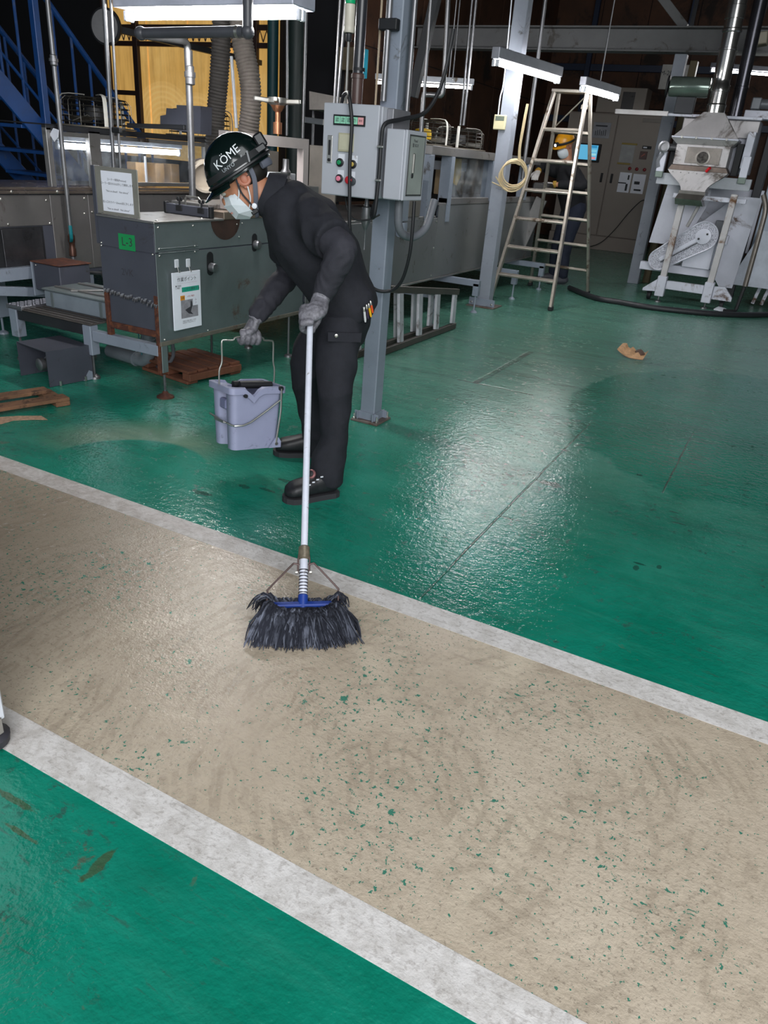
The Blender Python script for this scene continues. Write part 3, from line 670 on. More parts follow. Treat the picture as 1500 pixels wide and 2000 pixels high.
# ================================================================ left glazed cabinet line
XC = -4.5
CB = thing('glazed_line_cabinet', 'long stainless machine cabinet with glazed lit hood at far left', 'machine', (-4.8, 4.2, 0))
CST = mat('brushed_cabinet_steel', '#7b7877', .4, .6, .12, 2, dirt='#4c4542', damt=.15)
def cpan(lo, hi, nm='panel', m=CST, ch=.002): return MB().box(lo, hi, ch).build(nm, m, CB)
cpan((-5.3, 2.2, .40), (XC - .006, 6.2, .93), 'body', MACHD)
cpan((XC - .005, 2.2, .735), (XC, 3.700, .925)); cpan((XC - .005, 3.703, .43), (XC, 4.02, .925)); cpan((XC - .005, 4.023, .43), (XC, 6.2, .925))
MB().box((XC - .0048, 2.2, .43), (XC - .001, 3.62, .73), .001).build('recess_back', BLACK, CB)
cpan((XC + .001, 3.30, .49), (XC + .006, 3.60, .72), 'guard_plate', mat('smeared_steel_plate', '#5d5c60', .3, .8, .25, 4)); 
cpan((XC, 2.2, .41), (XC + .05, 3.66, .488), 'recess_ledge', PAINT)
MB().bar((XC + .02, 2.6, .43), (XC + .02, 3.62, .30), .05, .06, (0, 0, 1), .003).build('brace', PAINT, CB)
cpan((XC - .9, 2.2, .932), (XC + .02, 6.2, .952), 'top_rail', mat('polished_ledge', '#b3a59b', .25, .9))
cpan((XC - .02, 2.2, .955), (XC + .012, 6.2, .972), 'top_rail', mat('polished_ledge', ''))
for y in (2.4, 4.0, 5.9):
    f = MB(); f.box((XC - .12, y - .04, .12), (XC - .03, y + .04, .40), .003); f.cyl((XC - .08, y, .12), (XC - .08, y, .02), .008, 8); f.lathe([(.035, 0), (.032, .012), (.012, .024)], (XC - .08, y, 0), n=12); f.build('leg', PAINT, CB)
f = MB(); f.cyl((-4.76, 3.4, .12), (-4.76, 3.4, .02), .008, 8); f.lathe([(.035, 0), (.032, .012), (.012, .024)], (-4.76, 3.4, 0), n=12); f.box((-4.80, 3.36, .12), (-4.72, 3.44, .40), .003); f.build('leg', PAINT, CB)
bolts(CB, [(XC, y, z) for y, z in ((3.33, .90), (3.36, .75), (3.67, .89), (3.68, .745), (3.99, .90), (3.98, .80), (4.05, .81))], (1, 0, 0), .009)
bolts(CB, [(XC + .021, y, .945) for y in (3.4, 3.75)], (1, 0, 0), .01)
# hood: posts, rails, glass, lamp
z0, z1 = .975, 1.33
for y, w in ((3.74, .04), (4.12, .10), (5.30, .06), (6.1, .06)): cpan((XC - .03, y - w / 2, z0), (XC + .012, y + w / 2, z1), 'hood_post', STEEL)
cpan((XC - .03, 3.72, 1.315), (XC + .012, 6.13, 1.345), 'hood_rail', DARK); cpan((XC - .025, 3.72, 1.285), (XC + .008, 6.13, 1.313), 'hood_rail', STEEL)
cpan((XC - .026, 4.17, .985), (XC + .02, 5.27, 1.01), 'hood_rail', STEEL)
cpan((XC - .75, 3.72, 1.346), (XC + .012, 6.13, 1.352), 'hood_roof', DARK)
GL = glass('smeared_glass', '#e8ecf0', .08, .22)
cpan((XC - .012, 3.765, z0 + .01), (XC - .008, 4.065, 1.284), 'pane', GL, 0); cpan((XC - .012, 4.175, 1.012), (XC - .008, 5.268, 1.284), 'pane', GL, 0)
cpan((XC - .011, 4.60, 1.012), (XC + .002, 4.612, 1.19), 'pane_edge', WHITE, 0)
for y in (4.8, 5.02, 5.2): MB().box((XC - .4, y, z0), (XC - .3, y + .10, z0 + .16), .004).build('roller_block', mat('tan_block', '#b08a5c', .6), CB)
lamp('tube lamp shining inside the glazed hood of the far left cabinet', (XC - .12, 3.89, 1.225), (XC - .12, 5.12, 1.225), 1, .05, .035, m=WHITE, tr=.019, glowing=glow('hood_tube', '#ffffff', 22))
tag(MB().prism([(-4.493, 3.75, 1.291), (-4.453, 3.75, 1.329), (-4.407, 3.75, 1.32), (-4.419, 3.75, 1.277), (-4.457, 3.75, 1.248)], (0, .004, 0)).build('hanging_tag', PAPER), 'small pale paper tag hanging on the glazed hood corner', 'tag')
# dark bin and duct mouth right of the hood
DM = thing('duct_mouth', 'cream ribbed duct mouth between the glazed hood and the helmet', 'duct', (-3.664, 4.25, 1.125))
a = V((-3.646, 4.25, 1.132)); q = MB(); q.lathe([(.085, .0), (.09, .03), (.10, .05), (.10, .10), (.085, .10), (.085, .02)], a, (.75, -.55, -.2), 24); q.build('mouth', mat('cream_plastic', '#bdb2a4', .5), DM)
MB().tube([a, a + V((-.05, .05, .0)), a + V((-.10, .10, -.10)), a + V((-.12, .12, -.20))], .085, 18, smooth=4).build('elbow', mat('brown_grey_hose', '#5b5350', .6), DM)

# fans lying on top of the lines
def fan(label, c, R, h=.15, group=None, motor='#2a2a2c', band='#cfccc4', ang=0.):
    t = thing('guarded_fan', label, 'fan', c, 'caged fans on the machine lines'); c = V(c); z = V((0, 0, 1))
    MB().lathe([(R * 1.12, 0), (R * 1.12, .008), (R, .010)], c, n=28).build('base_plate', mat('greasy_plate', '#6d675c', .5, .5), t)
    g = MB()
    for k in range(5): g.torus(c + z * (.03 + k * (h - .05) / 4), z, R * (1 - .02 * k), .0035, 28, 4)
    for k in range(4): g.torus(c + z * h, z, R * (.25 + .2 * k), .003, 24, 4)
    for k in range(16):
        a = 2 * math.pi * k / 16; e = V((math.cos(a), math.sin(a), 0)); g.tube([c + e * R + z * .01, c + e * R * .98 + z * (h - .03), c + e * R * .85 + z * h, c + e * R * .2 + z * h], .0025, 4)
    g.build('wire_guard', mat('guard_wire', '#4a4844', .4, .7), t)
    for k in range(3):
        a = ang + 2 * math.pi * k / 3; e = V((math.cos(a), math.sin(a), 0)); s = e.cross(z)
        MB().tube([c + e * R * 1.05 + z * .01, c + e * R * 1.05 + z * (h * .7), c + e * R * .92 + z * (h + .015), c + e * R * .3 + z * (h + .02)], .014, 6, smooth=3, flat=.3, up=s).build('strap', mat('pale_strap', band, .5), t)
    MB().lathe([(R * .3, 0), (R * .32, .03), (R * .28, .08), (R * .1, .09)], c + z * .05, n=18).build('motor', mat('fan_motor' + motor, motor, .5), t)
    for k in range(4):
        a = 2 * math.pi * k / 4 + .3; e = V((math.cos(a), math.sin(a), 0)); s = e.cross(z)
        MB().prism([c + e * R * .3 + z * .04, c + e * R * .9 + s * R * .25 + z * .03, c + e * R * .9 - s * R * .25 + z * .075, c + e * R * .3 - s * .02 + z * .06], (0, 0, .003)).build('blade', mat('fan_blade', '#7d7a74', .4, .5), t)
    return t
fan('caged fan with pale straps on the left end of the glazed hood', (XC - .28, 4.42, 1.355), .25, .19, ang=-.5)
fan('caged fan half hidden behind the galvanised elbow pipe', (XC - .30, 5.58, 1.355), .26, .2, ang=.6)
fan('caged fan with yellow-hubbed motor on the right conveyor next to the control boxes', (-3.35, 7.0, 1.45), .26, .20, motor='#c4a01e', ang=-.2)
fan('caged fan on the right conveyor partly behind the thermostat column', (-3.35, 7.85, 1.45), .26, .18, ang=.9)
SB = thing('stepped_cover', 'dark grey stepped sheet cover on the glazed hood beside a caged fan', 'cover', (-4.127, 4.6, 1.432))
p0 = [(-4.287, 4.55, 1.388), (-4.281, 4.55, 1.467), (-4.227, 4.55, 1.476), (-4.219, 4.55, 1.519), (-4.124, 4.55, 1.516), (-4.123, 4.55, 1.542), (-3.904, 4.55, 1.544), (-3.916, 4.55, 1.369)]
MB().prism(p0, (0, .12, 0)).build('cover_body', MACHD, SB, 0)
MB().bar((-4.45, 4.4, 1.387), (-3.917, 4.4, 1.401), .03, .03, ch=.004).build('rail', DARK, SB)

# ================================================================ hoses, pipes and conduits on the left
def ribbed(name, label, pts, r, m, pitch=.022):
    P, R = spline([V(p) for p in pts], [r] * len(pts), 24); L = 0; rs = []; Q = []
    acc = 0; last = P[0]; out = []; tot = sum((P[i + 1] - P[i]).length for i in range(len(P) - 1)); n = int(tot / pitch * 4); seg = 0; d = 0
    cum = [0]
    for i in range(len(P) - 1): cum.append(cum[-1] + (P[i + 1] - P[i]).length)
    for k in range(n + 1):
        s = tot * k / n
        while seg < len(P) - 2 and cum[seg + 1] < s: seg += 1
        f = (s - cum[seg]) / max(1e-6, cum[seg + 1] - cum[seg]); Q.append(P[seg].lerp(P[seg + 1], f)); rs.append(r * (1 + .065 * (1, .3, -1, .3)[k % 4]))
    return tag(MB().tube(Q, rs, 24).build(name, m, None, 60), label, 'hose')
HG = mat('grey_ribbed_fabric', '#6b645f', .7, 0, .15, 20); HD = mat('dark_ribbed_fabric', '#45413f', .75, 0, .15, 20)
ribbed('ribbed_duct_hose', 'dark ribbed duct hose, left of the pair behind the helmet', [(-4.049, 5, 2.361), (-4.075, 5, 2.055), (-4.107, 5, 1.765), (-4.143, 5, 1.528), (-4.17, 5, 1.299)], .068, HD)
ribbed('ribbed_duct_hose', 'pale ribbed duct hose bending down, right of the pair behind the helmet', [(-3.858, 4.9, 2.309), (-3.834, 4.9, 2.132), (-3.809, 4.9, 1.965), (-3.752, 4.9, 1.763), (-3.739, 4.9, 1.587), (-3.768, 4.9, 1.397)], .072, HG)
def pipe(label, a, b, r=.012, m=GALV, name='conduit', joints=(), cat='pipe'):
    a, b = V(a), V(b); t = thing(name, label, cat, a, {'support_rod': 'hanging support rods', 'conduit': 'vertical conduits'}.get(name))
    MB().cyl(a, b, r, 12).build('tube', m, t)
    for k in joints:
        p = a + (b - a) * k; d = (b - a).normalized(); MB().lathe([(r * 1.1, -.03), (r * 1.5, -.022), (r * 1.5, -.006), (r * 1.9, -.005), (r * 1.9, .012), (r * 1.4, .013), (r * 1.4, .03), (r * 1.1, .034)], p, d, 12).build('coupling', m, t)
    return t
V1 = pipe('galvanised water pipe with teal-handled valve in front of far left cabinet', (-4.449, 3.8, .345), (-4.436, 3.8, 4.9), .015, joints=(.30,), name='water_pipe')
MB().lathe([(.016, 0), (.024, .005), (.024, .05), (.019, .06), (.019, .09), (.024, .1), (.024, .14), (.016, .15)], (-4.448, 3.8, .53), n=12).build('valve_body', mat('brown_brass', '#54392f', .4, .6), V1)
MB().tube([(-4.43, 3.78, .63), (-4.40, 3.76, .66), (-4.395, 3.755, .74)], .011, 8, smooth=3, flat=.4).build('valve_handle', mat('teal_plastic', ''), V1)
q = MB(); q.lathe([(.022, -.03), (.022, .03)], (-4.449, 3.8, .42), n=12); q.cyl((-4.449, 3.8, .425), (-4.18, 3.80, .45), .012, 10); q.ball((-4.14, 3.80, .45), .035); q.tube([(-4.14, 3.8, .48), (-4.14, 3.8, .52), (-4.08, 3.79, .525)], .007, 6); q.build('branch', GALV, V1)
pipe('thick bright conduit rising before the clock, left of a pair', (-3.782, 3.6, 1.103), (-3.753, 3.6, 2.268), .0125, name='conduit')
pipe('thin grey conduit rising before the clock, right of a pair', (-3.727, 3.6, 1.108), (-3.704, 3.6, 2.266), .008, name='conduit')
tag(MB().obox((-3.703, 3.57, 1.345), (.035, 0, 0), (0, .012, 0), (0, 0, .016), .005).build('pipe_clamp', BLACK), 'black clamp joining the pair of conduits above the notice board', 'clamp')
# big elbow pipe with the dark horizontal header
EP = thing('header_pipe', 'dark horizontal pipe joined to a galvanised elbow pipe descending beside the hood', 'pipe', (-3.612, 4.1, 0.939))
yy = 4.1
g = MB(); g.tube([(-3.609, 4.1, 0.924), (-3.606, 4.1, 1.247), (-3.607, 4.1, 1.567), (-3.609, 4.1, 1.774), (-3.61, 4.1, 1.836), (-3.607, 4.08, 1.86), (-3.601, 4.02, 1.862), (-3.615, 3.82, 1.849), (-3.48, 3.58, 1.829)], .021, 14, smooth=3); g.build('galvanised_run', GALV, EP)
for (p, h) in ((V((-3.597, 4.1, 1.684)), .04),):
    MB().lathe([(.023, -.05), (.030, -.045), (.030, -.01), (.035, -.008), (.035, .02), (.027, .022), (.027, .05), (.022, .055)], p, (0, 0, 1), 12).build('union', GALV, EP)
MB().lathe([(.025, 0), (.026, .10)], V((-3.604, 4.1, 1.72)), n=14).build('sleeve', GALV, EP)
k = MB(); k.tube([(-3.373, 3.5, 1.82), (-3.134, 3.5, 1.825), (-2.689, 3.5, 1.831)], .026, 16); k.build('dark_header', mat('dark_grey_pvc', '#46474d', .4), EP)
for p in ((-3.402, 3.5, 1.82), (-2.689, 3.5, 1.831)): MB().ball(p, .034, .034, .034, n=16).build('elbow', mat('dark_grey_pvc', ''), EP)
MB().tube([(-2.689, 3.5, 1.831), (-2.688, 3.5, 1.9), (-2.687, 3.5, 2.087)], .026, 16).build('riser', mat('dark_grey_pvc', ''), EP)
MB().lathe([(.029, -.008), (.029, .008)], (-2.749, 3.5, 1.83), (1, 0, 0), 16).build('ring', BOLT, EP)
for lb, a, b, r, m in (('slim pale rod right of the ribbed hoses above the aluminium frame', (-3.755, 5.6, 1.408), (-3.751, 5.6, 2.535), .013, GALV),
        ('slim pale rod above the aluminium frame, nearer the ribbed hoses than its twin', (-3.911, 5.6, 1.418), (-3.93, 5.6, 2.539), .012, GALV),
        ('thin rod left of the signal light, left of two', (-2.727, 4.4, 1.515), (-2.709, 4.4, 2.269), .008, GALV),
        ('thin rod left of the signal light, right of two', (-2.705, 4.4, 1.516), (-2.668, 4.4, 2.268), .009, GALV),
        ('white plastic rod strapped between the two ribbed hoses', (-3.95, 5, 1.434), (-3.99, 5, 1.897), .012, WHITE)):
    pipe(lb, a, b, r, m, 'support_rod')
pipe('teal steel post behind the right ribbed hose', (-6.52, 9.0, 0), (-6.52, 9.0, 5.15), .07, mat('teal_post_paint', '#1f4a50', .5), 'post', cat='post')
pipe('dark green post in shadow right of the teal post', (-6.1, 8.9, 0), (-6.1, 8.9, 5.15), .11, mat('dark_green_paint', '#1c2b29', .5), 'post', cat='post')
# clock
CK = thing('wall_clock', 'round grey clock seen behind two conduits near the yellow sheeting', 'clock', (-6.892, 6.6, 2.319))
c = V((-6.892, 6.6, 2.319)); MB().lathe([(.165, 0), (.17, .01), (.17, .045), (.15, .05)], c + V((0, .02, 0)), (.25, -1, 0), 32).build('case', DARK, CK)
MB().lathe([(.15, 0), (.149, .002)], c + V((.0125, -.031, 0)), (.25, -1, 0), 32).build('dial', mat('grey_dial', '#8b8a8c', .6), CK)
for d, L in (((.5, 0, .8), .09), ((-.6, 0, .3), .07)): d = V(d).normalized(); MB().bar(c + V((.014, -.036, 0)), c + V((.014, -.036, 0)) + d * L, .008, .003, (0, 1, 0)).build('hand', BLACK, CK)
MB().box((c.x - .03, c.y + .02, c.z - .03), (c.x + .03, 9.26, c.z + .03)).build('bracket', DARK, CK)

# ================================================================ blue staircase
BL = mat('blue_stair_paint', '#174480', .4, .1, .15, 4, dirt='#5d6470', damt=.1)
ST = thing('blue_staircase', 'blue steel staircase with barred handrails rising at far left', 'staircase', (-7.5, 6.0, 0))
def stair_side(x):
    a, b = V((x, 3.15, 3.365)), V((x, 6.55, .07))
    MB().bar(a - V((0, 0, .12)), b - V((0, 0, .12)), .03, .17, (0, 0, 1), .004).build('stringer', BL, ST)
    hz = V((0, 0, 1.12)); MB().cyl(a + hz, b + hz, .026, 10).build('handrail', BL, ST); MB().cyl(a + hz * .14, b + hz * .14, .013, 8).build('mid_rail', BL, ST)
    for k in range(19):
        p = a + (b - a) * (k / 18); MB().cyl(p - V((0, 0, .04)), p + hz, .013, 8).build('baluster', BL, ST)
stair_side(-6.3); stair_side(-7.2)
for k in range(15):
    y = 3.3 + 3.2 * (k + .5) / 15; MB().box((-7.18, y - .13, 3.365 - .97 * (y - 3.15) - .15), (-6.32, y + .13, 3.365 - .97 * (y - 3.15) - .12), .003).build('tread', BL, ST)
MB().bar((-6.26, 5.2, 0), (-6.26, 5.2, 5.0), .06, .06, (0, 1, 0), .004).build('post', BL, ST)

# ================================================================ long conveyor line behind the worker
CV = thing('conveyor_line', 'long grey panelled conveyor machine running back from the marked box', 'machine', (-3.4, 6.8, 0))
CVP = mat('grey_conveyor_panel', '#77797a', .35, .5, .1, 1.5, dirt='#5c5650', damt=.1)
def cv(lo, hi, nm, m=CVP, ch=.002): return MB().box(lo, hi, ch).build(nm, m, CV)
cv((-4.1, 4.46, .36), (-2.945, 9.6, .86), 'body', MACHD)
ys = [4.46, 5.55, 6.60, 7.95, 9.6]
for i in range(4): cv((-2.944, ys[i] + .003, .335), (-2.935, ys[i + 1] - .003, .86 if i < 2 else .965), 'side_panel')
for y in ys[1:4]: bolts(CV, [(-2.935, y - .03, z) for z in (.36, .6, .83)], (1, 0, 0), .008)
cv((-2.99, 4.46, .318), (-2.925, 9.6, .334), 'bottom_rail', STEEL)
for y in (4.9, 6.05, 7.05, 8.2, 9.2):
    f = MB(); f.bar((-3.9, y, .28), (-2.62, y, .28), .06, .06, ch=.004); f.bar((-2.65, y, .28), (-2.65, y, .16), .06, .06, (0, 1, 0), .004); f.cyl((-2.65, y, .16), (-2.65, y, .02), .009, 8); f.lathe([(.035, 0), (.03, .012), (.012, .024)], (-2.65, y, 0), n=12)
    f.build('leg', PAINT, CV)
cv((-4.1, 4.46, .861), (-2.935, 6.55, .88), 'deck', STEEL)
cv((-4.1, 6.6, .966), (-2.935, 9.6, .985), 'deck', STEEL)
# hood frames of square tube with glass and gear inside
z0, z1 = .99, 1.37
for y in (6.35, 6.80, 7.86, 9.0): cv((-3.03, y - .04, z0 - (.17 if y < 6.85 else 0)), (-2.925, y + .04, z1), 'hood_post', PAINT, .004)
cv((-3.03, 6.33, z1), (-2.925, 9.4, z1 + .07), 'hood_rail', STEEL, .003); cv((-3.02, 6.76, z0 - .02), (-2.93, 9.4, z0 + .035), 'hood_rail', STEEL, .003)
cv((-4.0, 6.33, z1 + .01), (-3.03, 9.4, z1 + .06), 'hood_roof', DARK); cv((-4.05, 6.33, .9), (-4.0, 9.4, z1), 'hood_back', mat('hood_back_dark', '#3c3936', .6))
cv((-2.98, 6.842, z0 + .036), (-2.974, 7.818, z1), 'pane', GL, 0)
o = MB(); o.prism([(-3.01, y + .03, z) for y, z in ((6.83, 1.36), (7.16, 1.36), (7.18, 1.22), (7.10, 1.13), (7.0, 1.14), (6.83, 1.25))], (-.02, 0, 0)); o.build('yellow_flap', mat('yellow_plastic', '#d8a91e', .4), CV, 0, label='yellow plastic sheet behind the glass')
MB().prism([(-2.99, 6.86, 1.24), (-2.99, 7.04, 1.12), (-2.99, 7.18, 1.03), (-2.99, 6.86, 1.03)], (-.015, 0, 0)).build('dark_flap', DARK, CV, 0)
for y, w, h in ((7.25, .10, .26), (7.38, .10, .26), (7.62, .14, .22)): MB().box((-3.3, y, 1.03), (-3.2, y + w, 1.03 + h), .004).build('roller_block', mat('tan_brass_block', '#8f7a5c', .4, .5), CV)
MB().box((-3.3, 7.2, 1.25), (-3.2, 7.8, 1.33), .004).build('inner_beam', WHITE, CV)
# aluminium portal frame and gear ahead of it
xa = -3.0
AF = thing('aluminium_frame', 'pale mitred aluminium portal frame above conveyor behind the stooping worker', 'frame', (xa, 4.2, .98))
ALU = mat('brushed_aluminium', '#b9aeac', .4, .15, .06)
ya, yb, zt_ = 3.70, 4.55, 1.388
MB().prism([(xa, ya, zt_ - .06), (xa, yb - .06, zt_ - .06), (xa, yb, zt_), (xa, ya, zt_)], (-.05, 0, 0)).build('top_bar', ALU, AF, 0)
MB().prism([(xa, yb - .06, .975), (xa, yb, .975), (xa, yb, zt_), (xa, yb - .06, zt_ - .06)], (-.05, 0, 0)).build('upright', ALU, AF, 0)
MB().prism([(xa, ya, .975), (xa, ya + .06, .975), (xa, ya + .06, zt_ - .061), (xa, ya, zt_ - .061)], (-.05, 0, 0)).build('upright', ALU, AF, 0)
MB().box((-3.29, 5.0, .882), (-3.06, 5.02, 1.36), .002).build('end_sheet', mat('grey_sheet', '#7b756e', .5, .4), AF)
gw = CV
c = V((-3.288, 4.6, 1.406)); MB().lathe([(.03, 0), (.03, .07), (.018, .072), (.018, .13), (.03, .14), (.05, .17)], c, n=16).build('copper_stem', mat('copper', '#b97f5f', .3, .8), gw)
MB().lathe([(.05, .17), (.07, .185), (.07, .215), (.05, .215)], c, n=16).build('hub', BOLT, gw)
for k in range(5):
    a = 2 * math.pi * k / 5 + .2; e = V((math.cos(a), math.sin(a), 0)); MB().bar(c + e * .06 + V((0, 0, .195)), c + e * .16 + V((0, 0, .2)), .03, .028, ch=.005).build('arm', BOLT, gw)
fb = CV
MB().box((-3.45, 4.48, .881), (-3.07, 4.80, 1.10), .004).build('filler_base', STEEL, fb); MB().box((-3.35, 4.55, 1.101), (-3.2, 4.7, 1.17), .004).build('tray', WHITE, fb)
MB().lathe([(.04, 0), (.035, .02), (.04, .04), (.03, .06), (.035, .08), (.022, .10), (.02, .16)], (-3.16, 4.52, 1.10), n=14).build('ribbed_nozzle', GALV, fb)
MB().box((-3.44, 4.52, 1.101), (-3.36, 4.72, 1.30), .004).build('bracket', mat('grey_sheet', ''), fb)
pb = CV
MB().box((-3.06, 5.98, .881), (-2.93, 6.20, 1.20), .004).build('upright_plate', mat('grey_sheet', ''), pb); MB().bar((-2.90, 5.80, .86), (-2.90, 5.80, 1.44), .13, .05, (1, 0, 0), .004).build('upright', PAINT, pb)
MB().tube([(-2.90, 5.80, .85), (-2.90, 5.80, .80), (-2.91, 5.82, .76)], .05, 12).build('foot_cap', PAINT, pb)
MB().lathe([(.025, 0), (.025, .02), (.05, .022), (.052, .035), (.04, .045)], (X1 + .001, 4.06, .50), (1, 0, 0), 20).build('stop_button', mat('red_plastic', '#c01520', .4), L3, label='round red stop button')
wb = thing('pale_canopy', 'pale sheet canopy far behind, left of the control boxes', 'canopy', (-5.042, 8, 1.848))
MB().prism([(-5.29, 8, 1.925), (-4.876, 8, 1.879), (-4.876, 8, 1.754), (-5.283, 8, 1.742)], (0, .4, 0)).build('sheet', mat('cream_sheet', '#c7bdb5', .6), wb, 0)
MB().cyl(V((-5.358, 8.2, 1.745)), V(((-5.358, 8.2, 1.745)[0], 8.2, 0)), .02, 8).build('post', GALV, wb)
MB().bar((-5.068, 7.6, 1.621), (-4.818, 7.6, 1.608), .05, .06, ch=.004).build('rail', BOLT, wb)
wp = thing('wall_cabinet', 'beige cabinet in shadow behind the signal light', 'cabinet', (-5.415, 9, 2.361))
MB().box(V((-5.54, 9, 2.245)), V((-5.287, 9, 2.485)) + V((0, .3, 0)), .005).build('body', mat('beige_cabinet', '#6b604c', .6), wp)
MB().box(V((-5.193, 8.9, 2.167)), V((-5.179, 8.9, 2.473)) + V((0, .2, 0)), .004).build('teal_side', mat('teal_paint', '#1b7f96', .5), wp)

# ================================================================ centre column
CX0, CX1, CY0, CY1 = -1.878, -1.79, 3.43, 3.52
CC = thing('steel_column', 'grey blue square steel column behind the stooping worker on bolted plate', 'column', (-1.834, 3.475, 0))
MB().box((CX0, CY0, .012), (CX1, CY1, 5.15), .005).build('shaft', PAINT, CC)
MB().box((-1.915, 3.395, 0), (-1.75, 3.56, .012), .002).build('base_plate', mat('rusty_plate', '#6a5f5a', .6, .3, dirt='#54392c', damt=.3), CC)
for a, b_ in (((CX0 - .03, CY0 - .006), (CX1 + .03, CY0 - .001)), ((CX0 - .03, CY1 + .001), (CX1 + .03, CY1 + .006))): MB().box((a[0], a[1], .013), (b_[0], b_[1], .055), .001).build('stiffener', PAINT, CC)
for a, b_ in (((CX0 - .006, CY0 - .025), (CX0 - .001, CY1 + .025)), ((CX1 + .001, CY0 - .025), (CX1 + .006, CY1 + .025))): MB().box((a[0], a[1], .013), (b_[0], b_[1], .055), .001).build('stiffener', PAINT, CC)
for x, y in ((-1.90, 3.408), (-1.765, 3.42), (-1.765, 3.545), (-1.90, 3.545)): MB().lathe([(.009, 0), (.009, .008), (.005, .01), (.005, .03)], (x, y, .012), n=8).build('anchor_bolt', BOLT, CC)
# conduits on the column
k = pipe('steel conduit clamped on the front of the centre column above the control boxes', (-1.842, 3.40, 1.55), (-1.842, 3.40, 5.1), .014, name='conduit')
MB().box((-1.885, 3.384, 1.825), (-1.795, 3.424, 1.87), .004).build('clamp', BLACK, k)
pipe('steel conduit on the right face of the centre column', (-1.755, 3.47, 1.46), (-1.755, 3.47, 5.1), .012, name='conduit')
k = pipe('wide black ribbed hose rising between signal light and centre column', (-1.945, 3.33, 1.525), (-1.925, 3.36, 5.1), .024, mat('black_glossy_hose', '#26272c', .3), 'cable_hose')
MB().lathe([(.026, 0), (.026, .1), (.030, .1), (.030, .115), (.026, .12)], (-1.944, 3.331, 1.53), n=16).build('brown_sleeve', mat('brown_tape', '#4a3733', .4), k)
MB().lathe([(.028, 0), (.028, .012)], (-1.943, 3.335, 1.66), n=16).build('clamp', BLACK, k)
pipe('thin tan cable tube left edge of the centre column', (-1.905, 3.44, 1.5), (-1.898, 3.44, 5.1), .005, mat('tan_cable', '#a5937a', .5), 'cable')

# ---------------- control box
B1 = thing('control_box', 'grey control box with four push buttons on the centre column', 'control box', (-1.894, 3.3, 1.33))
PANEL = mat('pale_grey_enclosure', '#a9acb4', .42, 0, .04, 3); yF = 3.2
MB().box((-2.033, yF + .022, 1.146), (-1.745, 3.425, 1.518), .003).build('case', PANEL, B1)
MB().box((-2.036, yF, 1.143), (-1.750, yF + .021, 1.521), .004).build('door', PANEL, B1)
MB().box((-1.744, 3.26, 1.15), (-1.712, 3.43, 1.515), .003).build('side_plate', mat('zinc_plate', '#8f8f94', .4, .5), B1)
def onf(p): return V((p[0], yF, p[2]))
def plate(name, a, b, m, d=.002, par=B1, y=yF): return MB().box((a[0], y - d, a[1]), (b[0], y - .0002, b[1]), .0005).build(name, m, par)
dsp = plate('display_frame', (-1.979, 1.434), (-1.816, 1.476), mat('black_plastic', '#17181b', .4), .006)
for i in range(5):
    x = -1.972 + i * .0302
    MB().box((x, yF - .0075, 1.441), (x + .028, yF - .006, 1.469)).build('lamp_cell', mat('mint_cell', '#8fd0b2', .5) if i < 4 else mat('rose_cell', '#d59a9c', .5), dsp, 0)
    text(('自動\n運転', '手動\n運転', '起動\n準備', '停止\n完了', '異常')[i], .009, (x + .014, yF - .0076, 1.455), (1, 0, 0), (0, 0, 1)).build('lettering', INK, dsp, 0)
plate('meter', (-1.947, 1.329), (-1.870, 1.404), mat('beige_meter', '#a6a389', .3), .008)
plate('meter_glass', (-1.942, 1.335), (-1.875, 1.398), mat('beige_dial', '#b5b29c', .2), .0095)
h = MB(); h.box((-2.008, yF - .004, 1.277), (-1.982, yF, 1.391), .003); h.build('handle_recess', BOLT, B1); MB().box((-2.000, yF - .007, 1.31), (-1.990, yF - .004, 1.372), .003).build('handle_lever', BLACK, B1)
MB().cyl((-1.995, yF - .008, 1.29), (-1.995, yF - .002, 1.29), .007, 10).build('key_lock', BLACK, B1)
for nm, x, z, col, r in (('green_button', -1.936, 1.283, '#128a55', .010), ('yellow_button', -1.868, 1.280, '#b39a4b', .010), ('pink_button', -1.936, 1.216, '#e07f97', .011), ('red_button', -1.877, 1.214, '#b3202c', .016)):
    plate('name_plate', (x - .012, z + .006), (x + .022, z + .036), WHITE, .001)
    b = MB().lathe([(.018, 0), (.018, .008), (.014, .010)], (x, yF, z), (0, -1, 0), 18).build(nm, mat('black_plastic', ''), B1, label=nm.replace('_', ' push ').replace('push button', 'push button'))
    MB().lathe([(r, .010), (r, .016 if r < .015 else .026), (r * .8, .018 if r < .015 else .028)], (x, yF, z), (0, -1, 0), 18).build('button_cap', mat('cap' + col, col, .4), b)
MB().lathe([(.018, .002), (.018, .014), (.016, .016)], (-1.866, yF, 1.209), (0, -1, 0), 18).build('selector_base', mat('grey_plastic_dark', '#3a3f44', .5), B1)
# signal light
SL = thing('signal_light', 'green topped beacon on thin pole above the control box', 'signal light', (-1.975, 3.3, 1.52))
p0 = V((-1.982, 3.3, 1.522)); MB().cyl(p0, p0 + V((.0, 0, .25)), .0065, 10).build('pole', BOLT, SL)
MB().lathe([(.010, .245), (.013, .25), (.013, .275), (.009, .28)], p0, n=14).build('pole_socket', DARK, SL)
MB().lathe([(.0225, .278), (.024, .283), (.024, .303), (.0225, .306), (.0225, .382), (.021, .384)], p0, n=22).build('body', mat('ivory_plastic', '#b9b3a6', .4), SL)
MB().lathe([(.0215, .385), (.0225, .388), (.0225, .47), (.018, .48)], p0, n=22).build('green_lens', mat('green_lens', '#0b9a63', .15, coat=.5), SL)
